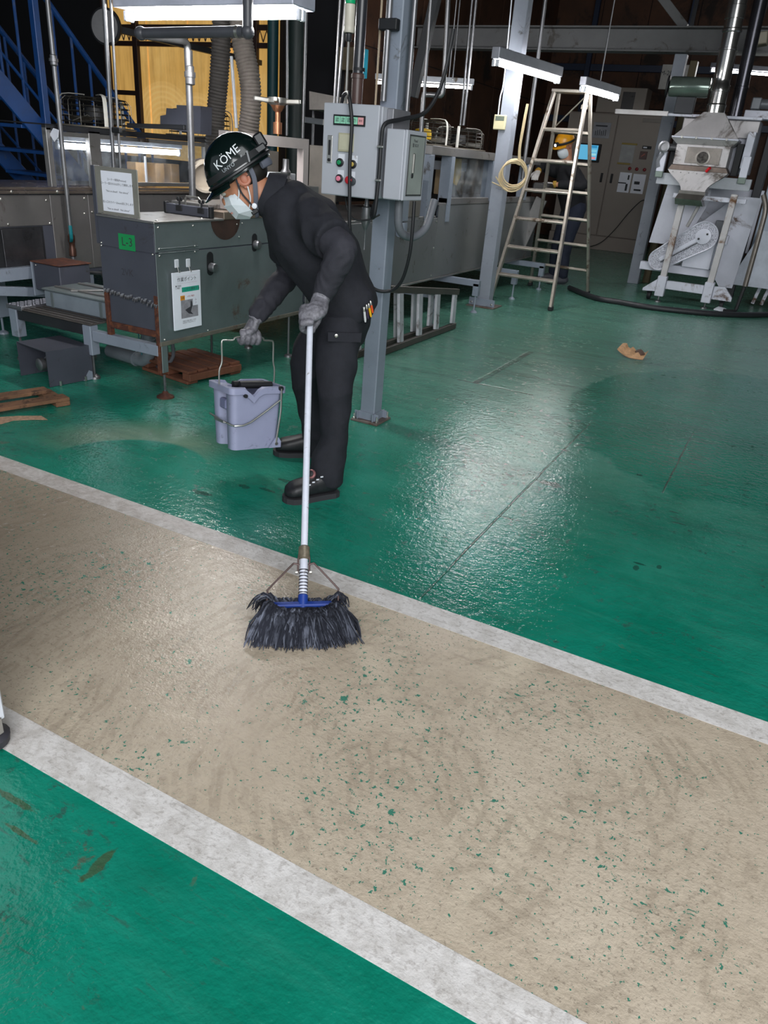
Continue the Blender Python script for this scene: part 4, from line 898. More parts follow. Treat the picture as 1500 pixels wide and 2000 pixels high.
# second box
B2 = thing('breaker_box', 'smaller pale grey box with recessed panel, right of the control box', 'control box', (-1.66, 3.3, 1.3))
xR = -1.606
MB().box((-1.709, 3.203, 1.150), (xR - .014, 3.40, 1.434), .004).build('case', PANEL, B2)
MB().box((xR - .013, 3.203, 1.150), (xR, 3.40, 1.434), .003).build('door', PANEL, B2)
MB().box((xR + .0005, 3.232, 1.176), (xR + .0025, 3.378, 1.412), .001).build('recess_panel', mat('grey_green_panel', '#8d938f', .45), B2)
for a, b_ in (((3.226, 1.412), (3.384, 1.418)), ((3.226, 1.170), (3.384, 1.176)), ((3.226, 1.17), (3.232, 1.418)), ((3.378, 1.17), (3.384, 1.418))): MB().box((xR + .0005, a[0], a[1]), (xR + .004, b_[0], b_[1]), .001).build('gasket', mat('dark_gasket', '#3d4040', .5), B2)
hh = MB(); hh.box((xR + .003, 3.262, 1.262), (xR + .012, 3.276, 1.345), .004); hh.build('handle', BOLT, B2); MB().box((xR + .003, 3.262, 1.245), (xR + .008, 3.278, 1.262), .002).build('key_lock', BLACK, B2)
text('Panel\n盤 BOX', .018, (xR + .0028, 3.285, 1.385), (0, 1, 0), (0, 0, 1)).build('lettering', INK, B2, 0)
# cables
def cable(label, pts, r=.008, m=BLACK, name='cable', n=8): return tag(MB().tube(pts, r, n, smooth=6).build(name, m), label, 'cable')
cable('black cable looping down over the front of the control box', [(-1.985, 3.27, 1.525), (-1.965, 3.25, 1.555), (-1.925, 3.22, 1.565), (-1.892, 3.18, 1.54), (-1.872, 3.178, 1.44), (-1.873, 3.178, 1.30), (-1.866, 3.178, 1.16), (-1.860, 3.19, 1.0), (-1.846, 3.25, .85), (-1.79, 3.32, .735), (-1.72, 3.37, .725), (-1.66, 3.37, .78), (-1.615, 3.34, .90), (-1.60, 3.32, 1.02), (-1.603, 3.32, 1.148)], .0085)
cable('black cable strapped between the two boxes with a loop below', [(-1.58, 3.52, 1.85), (-1.60, 3.50, 1.65), (-1.63, 3.42, 1.52), (-1.685, 3.30, 1.478), (-1.718, 3.2, 1.45), (-1.726, 3.192, 1.38), (-1.727, 3.192, 1.25), (-1.735, 3.192, 1.10), (-1.755, 3.21, 1.065), (-1.778, 3.24, 1.085), (-1.78, 3.28, 1.143)], .009)
for z in (1.36, 1.225): tag(MB().obox((-1.726, 3.184, z), (.014, 0, 0), (0, .006, 0), (0, 0, .005), .002).build('cable_clip', BOLT), ('upper' if z > 1.3 else 'lower') + ' metal clip holding the cable between the two boxes', 'clip')
cable('thick grey conduit curving below the smaller box', [(-1.67, 3.30, 1.148), (-1.672, 3.31, 1.05), (-1.667, 3.35, 1.0), (-1.64, 3.42, .985), (-1.615, 3.50, 1.03), (-1.61, 3.56, 1.15)], .019, mat('grey_hose', ''), 'conduit', 12)
cable('thin black cable sagging from the control box corner', [(-1.96, 3.3, 1.143), (-1.945, 3.3, 1.08), (-1.91, 3.31, 1.04), (-1.84, 3.33, 1.045), (-1.80, 3.36, 1.07)], .004)
vp = thing('filter_bottle', 'small grey filter bowl hanging under the control box', 'filter', (-1.90, 3.36, 1.0))
MB().lathe([(.008, .14), (.012, .10), (.022, .095), (.024, .03), (.012, .0), (.006, -.01), (.006, -.10)], (-1.88, 3.37, 1.0), n=14).build('bowl', GALV, vp)
for lb, a, b, r in (('dark vertical conduit first to the right of the centre column', (-2.309, 4.8, 1.476), (-2.325, 4.8, 2.341), .010),
        ('pale twin rod left one above the yellow-hubbed fan', (-2.983, 7, 1.631), (-2.999, 7, 2.8), .010), ('pale twin rod right one above the yellow-hubbed fan', (-2.953, 7, 1.633), (-2.961, 7, 2.799), .012),
        ('slanting pole standing behind the thermostat column', (-2.858, 8.6, 1.215), (-2.887, 8.6, 3.12), .02), ('dark rod hanging between centre column and far lamp', (-3.902, 8.8, 2.165), (-3.911, 8.8, 3.183), .008)):
    pipe(lb, a, b, r, GALV, 'support_rod')
tag(MB().tube([(-2.403, 5.2, 2.423), (-2.384, 5.2, 2.093), (-2.369, 5.2, 1.788), (-2.374, 5.2, 1.727), (-2.404, 5.2, 1.723), (-2.484, 5.2, 1.723), (-2.513, 5.2, 1.701), (-2.495, 5.2, 1.394)], .016, 12, smooth=3).build('conduit', GALV), 'cranked galvanised conduit stepping sideways beside the centre column', 'pipe')
tag(MB().bar((-2.831, 6, 2.594), (-2.99, 6, 1.763), .07, .07, (0, 1, 0), .005).build('brace', DARK), 'dark diagonal steel brace right of the centre column', 'beam')

# ================================================================ folded step ladder lying on its side
FL = thing('folded_step', 'pale folded metal steps lying on edge against the conveyor', 'ladder', (-2.5, 5.6, 0))
OLD = mat('worn_pale_metal', '#c2c3c9', .45, .4, .12, 8, dirt='#5a524c', damt=.25); OLDD = mat('dark_old_rail', '#57534e', .5, .5, .15, 8)
for j, (dx, l0, l1) in enumerate(((0, 4.6, 6.17), (-.10, 4.6, 6.02))):
    a0, a1 = V((-2.48 + dx, l0, .028)), V((-2.48 + dx, l1, .028)); b0, b1 = V((-2.53 + dx, l0, .50)), V((-2.50 + dx, l1 + .04, .31))
    for p, q in ((a0, a1), (b0, b1)): MB().bar(p, q, .03, .05, (0, 0, 1), .004).build('side_rail', OLDD, FL)
    for k in range(5):
        f = (.10, .32, .53, .74, .96)[k] - j * .085; p, q = a0.lerp(a1, f), b0.lerp(b1, f); MB().bar(p + V((0, 0, .026)), q - V((0, 0, .026)), .075, .022, (1, 0, 0), .003).build('tread', OLD, FL)
# ================================================================ column with thermostat
TC = thing('slim_column', 'pale steel column with thermostat standing before the stepladder', 'column', (-2.71, 7.5, 0))
MB().box((-2.775, 7.43, .012), (-2.645, 7.56, 5.15), .005).build('shaft', mat('pale_column_paint', '#8b909b', .45, 0, .08, 4, dirt='#4e4c4c', damt=.15), TC)
MB().box((-2.86, 7.36, 0), (-2.56, 7.63, .012), .002).build('base_plate', mat('rusty_plate', ''), TC); MB().box((-2.85, 7.405, .013), (-2.57, 7.415, .085), .002).build('stiffener', PAINT, TC)
bolts(TC, [(-2.82, 7.404, .04), (-2.60, 7.404, .04)], (0, -1, 0), .01)
TH = thing('thermostat', 'beige wall controller with grey screen on the slim column', 'thermostat', (-2.765, 7.42, 1.7))
a, b = V((-2.82, 7.428, 1.633)), V((-2.701, 7.428, 1.758)); MB().box((a.x, 7.400, a.z), (b.x, 7.428, b.z), .006).build('case', mat('beige_plastic', '#bdb693', .5), TH)
MB().box((a.x + .016, 7.398, a.z + .075), (b.x - .016, 7.3995, b.z - .012), .001).build('screen', mat('lcd_grey', '#5f675c', .3), TH)
cable('white wire running up the slim column from the thermostat', [(-2.789, 7.42, 1.758), (-2.787, 7.41, 1.9), (-2.776, 7.42, 2.067), (-2.803, 7.42, 2.769)], .006, WHITE, 'wire', 6)
CO = thing('cable_coil', 'coil of cream cable hanging behind the slim column', 'cable', (-2.614, 7.6, 1.221))
CRM = mat('cream_cable', '#c9b48e', .5)
c = V((-2.53, 7.35, 1.233)); rx, uz = V((.88, .47, 0)), V((0, 0, 1)); pts = []
for k in range(4 * 18 + 1):
    a = 2 * math.pi * k / 18 + 1.2; R = .125 + .014 * math.sin(k * .37) - .004 * (k // 18); pts.append(c + rx * R * 1.02 * math.cos(a) + uz * R * math.sin(a) + V((-.47, .88, 0)) * (.012 * math.sin(k * .5)) + V((0, 0, .012 * (k // 18))))
MB().tube(pts, .008, 6).build('loops', CRM, CO)
for i, q in enumerate(((-.17, .0), (-.2, -.05), (-.17, -.06))): MB().tube([c + uz * -.1 + rx * -.02, c + rx * -.09 + uz * -.085, c + rx * q[0] + uz * q[1]], .006, 6, smooth=4).build('cable_end', CRM, CO)
for i in range(2): MB().tube([c + uz * .13 + rx * (.03 + .015 * i), c + uz * .25 + rx * (.015 + .01 * i), c + uz * .45 + rx * (.02 + .012 * i), c + uz * .62 + rx * (.03 + .01 * i)], .008, 6, smooth=4).build('lead', CRM, CO)

# ================================================================ stepladder
SLD = thing('stepladder', 'tall aluminium stepladder standing open in front of the second worker', 'ladder', (-2.45, 8.6, 0))
LAL = mat('worn_aluminium', '#a79f95', .4, .7, .12, 10, dirt='#5b4d40', damt=.25)
fl, fr, tl, tr_ = V((-2.775, 7.85, .03)), V((-2.10, 7.85, .03)), V((-2.621, 8.52, 2.064)), V((-2.281, 8.52, 2.075))
bl, br_, tlb, trb = V((-2.83, 9.42, .03)), V((-2.09, 9.38, .03)), V((-2.601, 8.62, 2.065)), V((-2.271, 8.62, 2.058))
for a, b in ((fl, tl), (fr, tr_)): MB().bar(a, b, .032, .06, (0, 1, 0), .004).build('front_rail', LAL, SLD)
for a, b in ((bl, tlb), (br_, trb)): MB().bar(a, b, .030, .05, (0, 1, 0), .004).build('rear_rail', LAL, SLD)
for k in range(6):
    f = (.124, .262, .400, .538, .678, .824)[k]
    MB().bar(fl.lerp(tl, f), fr.lerp(tr_, f), .06, .022, (0, -.3, 1), .004).build('step', LAL, SLD)
    MB().bar(bl.lerp(tlb, f), br_.lerp(trb, f), .05, .03, (0, .3, 1), .004).build('rear_step', LAL, SLD)
MB().box((tl.x - .02, 8.48, tl.z - .01), (tr_.x + .02, 8.66, tl.z + .02), .005).build('top_cap', LAL, SLD)
for p in (fl, fr, bl, br_): MB().box((p.x - .025, p.y - .03, 0), (p.x + .025, p.y + .03, .045), .008).build('rubber_foot', BLACK, SLD)
MB().bar(tr_.lerp(fr, .02), tlb.lerp(bl, .16), .015, .006, (0, 0, 1)).build('stay', LAL, SLD)
MB().box(tr_ + V((-.03, -.04, -.17)), tr_ + V((.035, .0, -.12)), .01).build('hinge_lock', LAL, SLD)

# ================================================================ control cabinets
yC = 15.5
KC = thing('control_cabinet', 'beige control cabinet pair with sheets and red lamps by the back wall', 'cabinet', (-3.5, 15.8, 0))
BG = mat('beige_cabinet_paint', '#8a8078', .45, 0, .04, 2)
MB().box((-4.42, yC + .03, 0), (-2.62, yC + .7, 2.36), .01).build('carcass', BG, KC)
MB().box((-4.43, yC - .01, 0), (-2.61, yC + .029, .25), .006).build('plinth', BG, KC)
MB().box((-4.41, yC, .262), (-3.503, yC + .028, 2.34), .006).build('door', BG, KC); dr = MB().box((-3.488, yC, .262), (-2.63, yC + .028, 2.34), .006).build('door', BG, KC)
def kc(a, b, m, nm, d=.012, par=KC): return MB().box((a[0], yC - d, a[1]), (b[0], yC - .0005, b[1]), .003).build(nm, m, par)
for x in (-3.60, -3.41): kc((x - .02, 1.20), (x + .02, 1.36), BLACK, 'handle', .02)
kc((-3.02, 1.06), (-2.79, 1.39), PAPER, 'sheet', .003); kc((-3.27, 1.06), (-3.05, 1.40), PAPER, 'sheet', .003)
for x, z, w, h in ((-2.93, 1.24, .10, .05), (-2.90, 1.12, .13, .03), (-3.20, 1.22, .15, .02), (-3.11, 1.15, .04, .12), (-3.10, 1.32, .03, .08)): kc((x - w / 2, z - h / 2), (x + w / 2, z + h / 2), INK, 'print', .0045)
kc((-3.34, 1.56), (-3.09, 1.86), mat('grey_sheet_paper', '#9a9a9a', .6), 'sheet', .003); kc((-3.34, 1.86), (-3.06, 1.89), mat('gold_tape', '#8f7a32', .5), 'tape'); kc((-3.36, 1.53), (-3.12, 1.56), mat('gold_tape', ''), 'tape')
kc((-3.92, 1.94), (-3.60, 2.2), mat('clear_pocket', '#8c8c92', .15), 'document_pocket', .006); kc((-3.88, 2.13), (-3.66, 2.155), INK, 'print', .008)
for i in range(6): kc((-3.87 + i * .037, 1.98), (-3.855 + i * .037, 2.06 + .012 * (i % 3)), INK, 'print', .008)
kc((-2.96, 1.81), (-2.80, 1.86), BLACK, 'name_plate'); kc((-2.945, 1.823), (-2.875, 1.847), PAPER, 'name_strip', .014)
kc((-2.98, 1.64), (-2.85, 1.77), mat('dark_red_switch', '#4a2a26', .4), 'switch_plate'); MB().bar((-2.945, yC - .02, 1.68), (-2.89, yC - .02, 1.73), .02, .02, (0, 1, 0)).build('switch_lever', mat('pale_red', '#a05a4c', .5), KC)
for x in (-3.11, -2.98, -2.84): MB().lathe([(.03, 0), (.03, .02), (.022, .04), (.012, .046)], (x, yC - .001, 1.47), (0, -1, 0), 14).build('red_lamp', mat('red_lamp_lens', '#8f1f28', .25), KC)
MB().lathe([(.016, 0), (.016, .03)], (-2.69, yC, 1.25), (0, -1, 0), 10).build('orange_knob', mat('orange_knob', '#8f5a28', .5), KC); kc((-2.73, 1.31), (-2.65, 1.36), mat('green_label', '#2c4a36', .6), 'label_plate')
kc((-3.05, 2.24), (-2.66, 2.30), mat('engraved_plate', '#77706a', .4), 'name_plate')
scr = thing('touch_panel', 'blue lit touch screen on the left cabinet door behind second worker', 'screen', (-3.9, yC, 1.68))
MB().box((-4.14, yC - .05, 1.53), (-3.70, yC - .001, 1.84), .008).build('bezel', BLACK, scr)
sc_ = MB().box((-4.10, yC - .053, 1.565), (-3.75, yC - .0505, 1.815)).build('screen', glow('screen_blue', '#58a8cc', .75), scr, 0)
for i, (z, col) in enumerate(((1.79, '#2b86b5'), (1.72, '#7cc4da'), (1.66, '#9ad2dc'), (1.60, '#d88a92'))): MB().box((-3.90, yC - .0545, z - .022), (-3.77, yC - .0532, z + .018)).build('screen_row', glow('screen_row%d' % i, col, .7), sc_, 0)
tbx = thing('relay_box', 'beige metal box with dark window on top of the control cabinet', 'box', (-3.5, 15.8, 2.37))
MB().box((-3.95, 15.55, 2.365), (-3.08, 16.0, 2.78), .008).build('case', BG, tbx); MB().box((-3.50, 15.54, 2.42), (-3.28, 15.549, 2.71), .004).build('window', mat('dark_window', '#2a2526', .3), tbx)
cable('thin black cord drooping down the front of the control cabinet to the floor', [(-2.60, 15.3, .95), (-2.75, 15.35, .95), (-2.95, 15.40, .72), (-3.15, 15.42, .40), (-3.40, 15.42, .12), (-3.75, 15.40, .012), (-4.3, 15.2, .012)], .008)
oc = thing('side_socket', 'white socket box at the right edge of the control cabinet', 'socket', (-2.696, 15.3, 0.904))
MB().box((-2.62, 15.2, .78), (-2.54, 15.32, 1.02), .006).build('case', WHITE, oc)
sgn = thing('wall_notice', 'pale board with small print high behind the green cylinder', 'sign', (-2.359, 14, 2.769))
a = V((-2.618, 14, 2.627)); b = V((-2.138, 14, 2.968)); MB().box((a.x, 14, a.z), (b.x, 14.03, b.z), .003).build('board', mat('grey_white_board', '#8d8b88', .6), sgn); text('M-2B 2F', .09, ((a.x + b.x) / 2 - .1, 13.998, b.z - .12), (1, 0, 0), (0, 0, 1)).build('lettering', INK, sgn, 0)
bx = a.x + .3; MB().box((bx - .03, 14.031, a.z), (bx + .03, 14.06, 5.15)).build('hanger', DARK, sgn)

# ================================================================ white drying machine
DM_ = thing('dryer_machine', 'tall white hopper machine with shiny duct standing at right', 'machine', (-1.05, 10.0, 0))
WM = mat('scuffed_white_enamel', '#c2c4d0', .4, .1, .06, 3, dirt='#5b4638', damt=.2, dscale=3)
SOOTY = mat('smoked_steel', '#b9b5b6', .35, .25, .12, 2.5, dirt='#5f5650', damt=.4, dscale=2.5); CHR = mat('bright_duct_steel', '#b3b1ae', .16, .95, .06, 6)
def dm(lo, hi, nm, m=WM, ch=.004, par=DM_): return MB().box(lo, hi, ch).build(nm, m, par)
yD = 9.65
for x in (-1.30, -.77):
    MB().bar((x, yD, .26), (x + .02, yD, 1.24), .07, .07, (0, 1, 0), .005).build('leg', mat('rust_chipped_white', '#b4b1b2', .45, .1, .08, 4, dirt='#6a4a30', damt=.35, dscale=3), DM_)
    MB().box((x - .052, yD - .052, .07), (x + .052, yD + .052, .30), .006).build('leg_socket', WM, DM_)
    f = MB(); f.cyl((x, yD, .07), (x, yD, .015), .01, 8); f.lathe([(.04, 0), (.034, .012), (.012, .022)], (x, yD, 0), n=12); f.build('levelling_foot', GALV, DM_)
dm((-1.246, yD - .03, .16), (-.824, yD + .04, .255), 'lower_beam'); 
MB().prism([(-1.355, yD - .03, .12), (-1.355, yD - .03, .26), (-1.50, yD - .03, .14), (-1.50, yD - .03, .11)], (0, .06, 0)).build('outrigger', WM, DM_)
MB().prism([(-.715, yD - .03, .26), (-.715, yD - .03, .12), (-.50, yD - .03, .12), (-.50, yD - .03, .16), (-.60, yD - .03, .27)], (0, .06, 0)).build('outrigger', WM, DM_)
for x in (-1.43, -.60): MB().lathe([(.05, -.02), (.055, 0), (.05, .02)], (x, yD + .10, .055), (1, 0, 0), 16).build('caster', BLACK, DM_); MB().box((x - .03, yD + .07, .08), (x + .03, yD + .13, .12), .004).build('caster_fork', BLACK, DM_)
dm((-1.62, yD + .14, .33), (-.80, yD + .24, .42), 'base_rail'); dm((-1.62, yD + .9, .33), (-.80, yD + 1.0, .42), 'base_rail')
dm((-1.14, yD + .10, .42), (-.83, yD + .6, .78), 'gearbox')
dm((-.80, yD + .25, .70), (-.72, yD + .35, .80), 'motor_lug'); dm((-.90, yD + .3, .78), (-.78, yD + .55, .95), 'motor', mat('grey_motor', '#6f7277', .4, .3))
# mesh belt guard: obround between two pulley centres
ga, gb = V((-1.40, yD + .06, .47)), V((-.975, yD + .06, .775)); gd = (gb - ga).normalized(); gn = V((-gd.z, 0, gd.x)); r0, r1 = .115, .155
pts = [ga + (gd * math.cos(t) + gn * math.sin(t)) * r0 for t in [math.pi / 2 + math.pi * i / 12 for i in range(13)]] + [gb + (gd * math.cos(t) + gn * math.sin(t)) * r1 for t in [-math.pi / 2 + math.pi * i / 14 for i in range(15)]]
def meshmat():
    t = NT('perforated_guard'); co = t.coord(); v = t.t.nodes.new('ShaderNodeTexVoronoi'); t.l(co, v.inputs['Vector']); v.inputs['Scale'].default_value = 110
    t.l(t.mix(t.ramp(v.outputs[0], .25, .5), lin('#5a5b63'), lin('#b4b5c0')), t.b.inputs['Base Color']); t.b.inputs['Roughness'].default_value = .5; t.b.inputs['Metallic'].default_value = .3
    t.bump(v.outputs[0], .4, .003); return t.m
gp = MB().prism(pts, (0, .09, 0)).build('belt_guard', meshmat(), DM_, 30)
MB().tube(pts + [pts[0]], .010, 6).build('guard_rim', WM, gp)
MB().bar(ga + V((0, -.006, 0)), gb + V((0, -.006, 0)), .010, .045, gn, .003).build('guard_strip', WM, gp)
MB().bar(ga + gn * -.035 + V((0, -.008, 0)), gb + gn * -.035 + V((0, -.008, 0)), .008, .008, gn).build('guard_strip', DARK, gp)
MB().lathe([(.085, 0), (.085, .02), (.06, .024)], gb + V((0, -.002, 0)), (0, -1, 0), 22).build('pulley_cover', WM, gp)
for s in (-.05, .05): MB().lathe([(.012, 0), (.012, .012)], gb + gd * s + V((0, -.026, 0)), (0, -1, 0), 8).build('bolt', DARK, gp)
MB().bar((-1.17, yD + .03, .86), (-1.06, yD + .03, 1.22), .035, .02, (0, 1, 0), .004).build('stay', STEEL, DM_)
# inclined side panels and rear housing
dm((-1.52, yD + .75, .60), (-.5, yD + .80, 1.30), 'rear_panel'); MB().prism([(-1.55, yD + .45, 1.28), (-1.62, yD + .45, .62), (-1.22, yD + .45, .62), (-1.05, yD + .45, 1.1), (-1.05, yD + .45, 1.28)], (0, .02, 0)).build('chute_side', WM, DM_)
MB().prism([(-.75, yD + .4, 1.22), (-1.18, yD + .4, .80), (-.70, yD + .4, .22), (-.55, yD + .4, .22), (-.50, yD + .4, 1.22)], (0, .02, 0)).build('chute_side', WM, DM_)
# upper deck
dm((-1.62, yD + .02, 1.28), (-.62, yD + .10, 1.40), 'cross_beam', mat('pale_blue_grey_beam', '#9da1a8', .45)); dm((-1.40, yD + .02, 1.15), (-.62, yD + .08, 1.2), 'cross_beam', WM)
for x in (-1.60, -.72): dm((x - .04, yD - .02, 1.41), (x + .04, yD + .06, 1.62), 'bracket'); dm((x - .04, yD - .02, 1.35), (x + .04, yD + .06, 1.41), 'bracket', mat('grey_green_base', '#6c7a72', .5))
dm((-1.50, yD + .25, 1.45), (-.72, yD + 1.0, 2.0), 'oven_body', WM); dm((-1.49, yD + .2, 1.80), (-.70, yD + .25, 1.97), 'oven_fascia', SOOTY)
dm((-.78, yD + .05, 1.50), (-.70, yD + .24, 1.86), 'side_plate', WM)
for x0, x1 in ((-1.54, -1.43), (-.86, -.79)): dm((x0, yD + .08, 1.42), (x1, yD + .22, 1.74), 'gap_shade_block', BLACK)  # black blocks set in the gaps to stand in for their shade
# hopper hood: pyramid, skirt, window box, funnel
def quadring(x0, x1, y0, y1, z): return [V((x0, y0, z)), V((x1, y0, z)), V((x1, y1, z)), V((x0, y1, z))]
MB().loft([quadring(-1.51, -.86, yD - .12, yD + .28, 1.775), quadring(-1.27, -1.06, yD - .02, yD + .18, 2.02)]).build('hood_pyramid', SOOTY, DM_, 0)
dm((-1.53, yD - .14, 1.755), (-.84, yD + .29, 1.773), 'hood_flange', WM)
MB().loft([quadring(-1.53, -.84, yD - .14, yD + .29, 1.753), quadring(-1.47, -.90, yD - .08, yD + .24, 1.70)]).build('hood_skirt', SOOTY, DM_, 0)
dm((-1.465, yD - .075, 1.492), (-.905, yD + .235, 1.70), 'hood_box', SOOTY)
for x in (-1.42, -1.27, -1.11, -.96): MB().lathe([(.012, 0), (.012, .01)], (x, yD - .141, 1.762), (0, -1, 0), 8).build('bolt', BOLT, DM_)
wn = dm((-1.345, yD - .082, 1.515), (-.985, yD - .0755, 1.675), 'window_plate', mat('smoked_plate', '#867f79', .35, .5, .2, 6))
MB().lathe([(.078, 0), (.078, .01), (.062, .012), (.062, .004)], (-1.165, yD - .083, 1.575), (0, -1, 0), 26).build('port_ring', mat('port_grey', '#8b8680', .4, .6), wn); MB().lathe([(.060, .0), (.058, .006)], (-1.165, yD - .084, 1.575), (0, -1, 0), 22).build('port_glass', mat('sooty_glass', '#4c4844', .15, .2, .6, 30), wn)
MB().loft([[V((x, yD + y, z)) for x, y in ((-1.47, -.10), (-.90, -.10), (-.90, .2), (-1.47, .2))] for z in (1.488,)] + [[V((x, yD + y, 1.44)) for x, y in ((-1.50, -.10), (-.87, -.10), (-.87, .2), (-1.50, .2))]]).build('funnel_collar', mat('brown_stained_steel', '#6e6058', .4, .4, .3, 5), DM_, 0)
rings = []
for k in range(9):
    f = k / 8; w = .315 - .185 * (math.sin(f * math.pi / 2) ** 1.4); z = 1.438 - .20 * f; rings.append([V((-1.185 - w, yD - .10, z)), V((-1.185 + w, yD - .10, z)), V((-1.185 + w, yD + .16, z)), V((-1.185 - w, yD + .16, z))])
MB().loft(rings).build('funnel', SOOTY, DM_, 30)
for i in range(7): MB().lathe([(.007, 0), (.007, .006)], (-1.44 + i * .085, yD - .1005, 1.415), (0, -1, 0), 7).build('bolt', STEEL, DM_)
MB().tube([(-1.09, yD - .12, 1.44), (-1.07, yD - .13, 1.47), (-1.055, yD - .14, 1.48)], .016, 8).build('red_handle', mat('red_plastic', ''), DM_)
MB().loft([[V((-1.185 + x, yD + y, z)) for x, y in ((-.14, -.13), (.14, -.13), (.14, .15), (-.14, .15))] for z in (1.236, 1.205)] + [[V((-1.22 + x, yD + y - .02, 1.15)) for x, y in ((-.13, -.13), (.15, -.13), (.15, .15), (-.13, .15))], [V((-1.20 + x, yD + y - .02, 1.09)) for x, y in ((-.14, -.10), (.16, -.10), (.16, .12), (-.14, .12))]]).build('spout', mat('foil_wrap', '#8a857f', .22, .9, .2, 14, .5, 20), DM_, 0)
MB().lathe([(.05, 0), (.06, .005), (.06, .05), (.04, .055), (.04, .03)], (-1.60, yD - .02, 1.66), (0, -1, 0), 20).build('inlet_ring', GALV, DM_); MB().cyl((-1.60, yD - .02, 1.66), (-1.47, yD + .05, 1.66), .035, 12).build('inlet_pipe', GALV, DM_)
MB().tube([(-1.60, yD, 1.6), (-1.64, yD, 1.52), (-1.62, yD, 1.45)], .03, 10, smooth=3).build('inlet_hose', mat('grey_hose', ''), DM_)
# duct
q = V((-1.165, yD + .08, 2.02)); prof = [(.098, 0), (.098, .06), (.102, .06), (.102, .075), (.09, .09), (.09, .20), (.098, .205), (.098, .26), (.088, .275), (.088, .33), (.09, .34), (.09, .58), (.097, .585), (.097, .60), (.09, .605), (.09, .74), (.1, .75), (.1, .77), (.09, .78), (.09, .86), (.096, .865), (.096, .98), (.09, .985), (.09, 3.1)]
MB().lathe(prof, q, (-.035, .0, 1), 26).build('duct', CHR, DM_); 
MB().lathe([(.07, 0), (.07, .3), (.076, .3), (.076, .32), (.07, .325), (.07, 2.9)], (-1.0, yD + .55, 2.0), (-.03, 0, 1), 20).build('exhaust_duct', mat('dark_duct', '#4a4a50', .25, .8), DM_, label='darker vertical duct')
cy = DM_
MB().lathe([(.06, 0), (.095, .012), (.10, .03), (.10, .40), (.095, .42), (.06, .43)], (-1.71, yD + .12, 2.262), (1, .05, 0), 24).build('drum', mat('glossy_green_grey', '#6f7c74', .12, .6), cy)
MB().lathe([(.105, 0), (.105, .02)], (-1.735, yD + .12, 2.262), (1, .05, 0), 24).build('drum_end_ring', BLACK, cy); MB().box((-1.6, yD + .08, 2.0), (-1.4, yD + .16, 2.165), .005).build('drum_cradle', DARK, cy)
gm = thing('gear_motor', 'small grey gear motor on top right of hopper machine', 'motor', (-.80, yD + .6, 2.02))
g = MB(); g.box((-.86, yD + .45, 2.10), (-.76, yD + .6, 2.22), .01); g.build('gearbox', mat('grey_motor', ''), gm); MB().cyl((-.76, yD + .52, 2.16), (-.64, yD + .52, 2.16), .05, 16).build('motor', mat('grey_motor', ''), gm); MB().box((-.90, yD + .4, 2.005), (-.62, yD + .62, 2.09), .006).build('mount', WM, gm); MB().box((-.64, yD + .46, 2.08), (-.60, yD + .58, 2.24), .008).build('fan_cover', STEEL, gm)
dm((-1.95, yD + .12, 1.975), (-.68, yD + .17, 2.004), 'top_rail', WM)
MB().box((-2.25, yD + .10, 1.97), (-1.66, yD + .119, 2.02), .002).build('slotted_rail', mat('slotted_zinc', '#a5a3a3', .4, .6), DM_)
# big posts beside it
tag(MB().box((-1.945, 11.03, 0), (-1.80, 11.16, 2.735), .005).build('steel_post', mat('pale_column_paint', '')), 'pale steel post left of the white hopper machine under the roof beam', 'post')
tag(MB().box((-1.79, 11.3, 0), (-1.70, 11.42, 2.7), .005).build('olive_post', mat('olive_brown_post', '#5c5138', .6)), 'olive brown post just right of the pale steel post', 'post')
tag(MB().box((-.62, yD + .62, .05), (-.53, yD + .74, 2.25), .005).build('dark_post', DARK), 'dark steel post on the right of the white hopper machine', 'post')
tag(MB().box((-.49, yD + .9, .30), (.9, yD + 1.6, 1.95), .008).build('hopper_tank', mat('pale_blue_tank', '#a5b2bf', .4, .1, .05, 2)), 'large pale blue sheet metal tank at the right picture edge', 'tank')
tag(MB().prism([(-.62, yD + .55, .25), (-.40, yD + .55, .88), (.5, yD + .55, .88), (.5, yD + .55, .25)], (0, .03, 0)).build('guard_sheet', mat('pale_blue_sheet', '#b6bcc8', .4)), 'pale sheet metal guard standing low right of the hopper machine', 'panel')
for x in (-.30, -.2): tag(MB().bar((x, yD + .9, .02), (x + .05, yD + .9, .30), .04, .04, (0, 1, 0), .004).build('tank_leg', WM), ('left' if x < -.25 else 'right') + ' short white leg under the pale blue tank', 'leg')
tag(MB().tube([(-.40, yD + .05, .30), (-.40, yD + .05, .9), (-.41, yD + .06, 1.12), (-.47, yD + .08, 1.26)], .028, 12, smooth=4).build('bent_pipe', mat('brown_grey_pipe', '#77706a', .35, .5)), 'brownish bent pipe standing right of the hopper machine', 'pipe')
tag(MB().tube([(-.405, yD + .05, .29), (-.42, yD + .04, .12), (-.43, yD + .02, .03), (-.47, yD - .02, .018), (-.55, yD - .06, .018)], .02, 10, smooth=4).build('hose_end', BLACK), 'black hose end dropping from the brownish bent pipe', 'hose')
tag(MB().prism([(-.66, yD - .02, .004), (-.58, yD - .06, .004), (-.50, yD - .0, .004), (-.54, yD + .05, .02), (-.62, yD + .05, .03)], (0, 0, .012)).build('rag', WHITE), 'crumpled white rag on the floor at the black hose end', 'rag')
lp = thing('flood_lamp', 'cream box lamp hung high right beside the shiny duct', 'lamp', (-0.99, 10.5, 2.801))
c = V((-1.003, 10.5, 2.81)); MB().obox(c, (.11, .02, .02), (0, .1, 0), (-.01, 0, .06), .01).build('housing', mat('cream_lamp', '#8d8574', .5), lp); MB().tube([c + V((0, 0, .07)), c + V((.02, .0, .4)), V((c.x + .05, c.y, 5.15))], .012, 6).build('stem', DARK, lp)
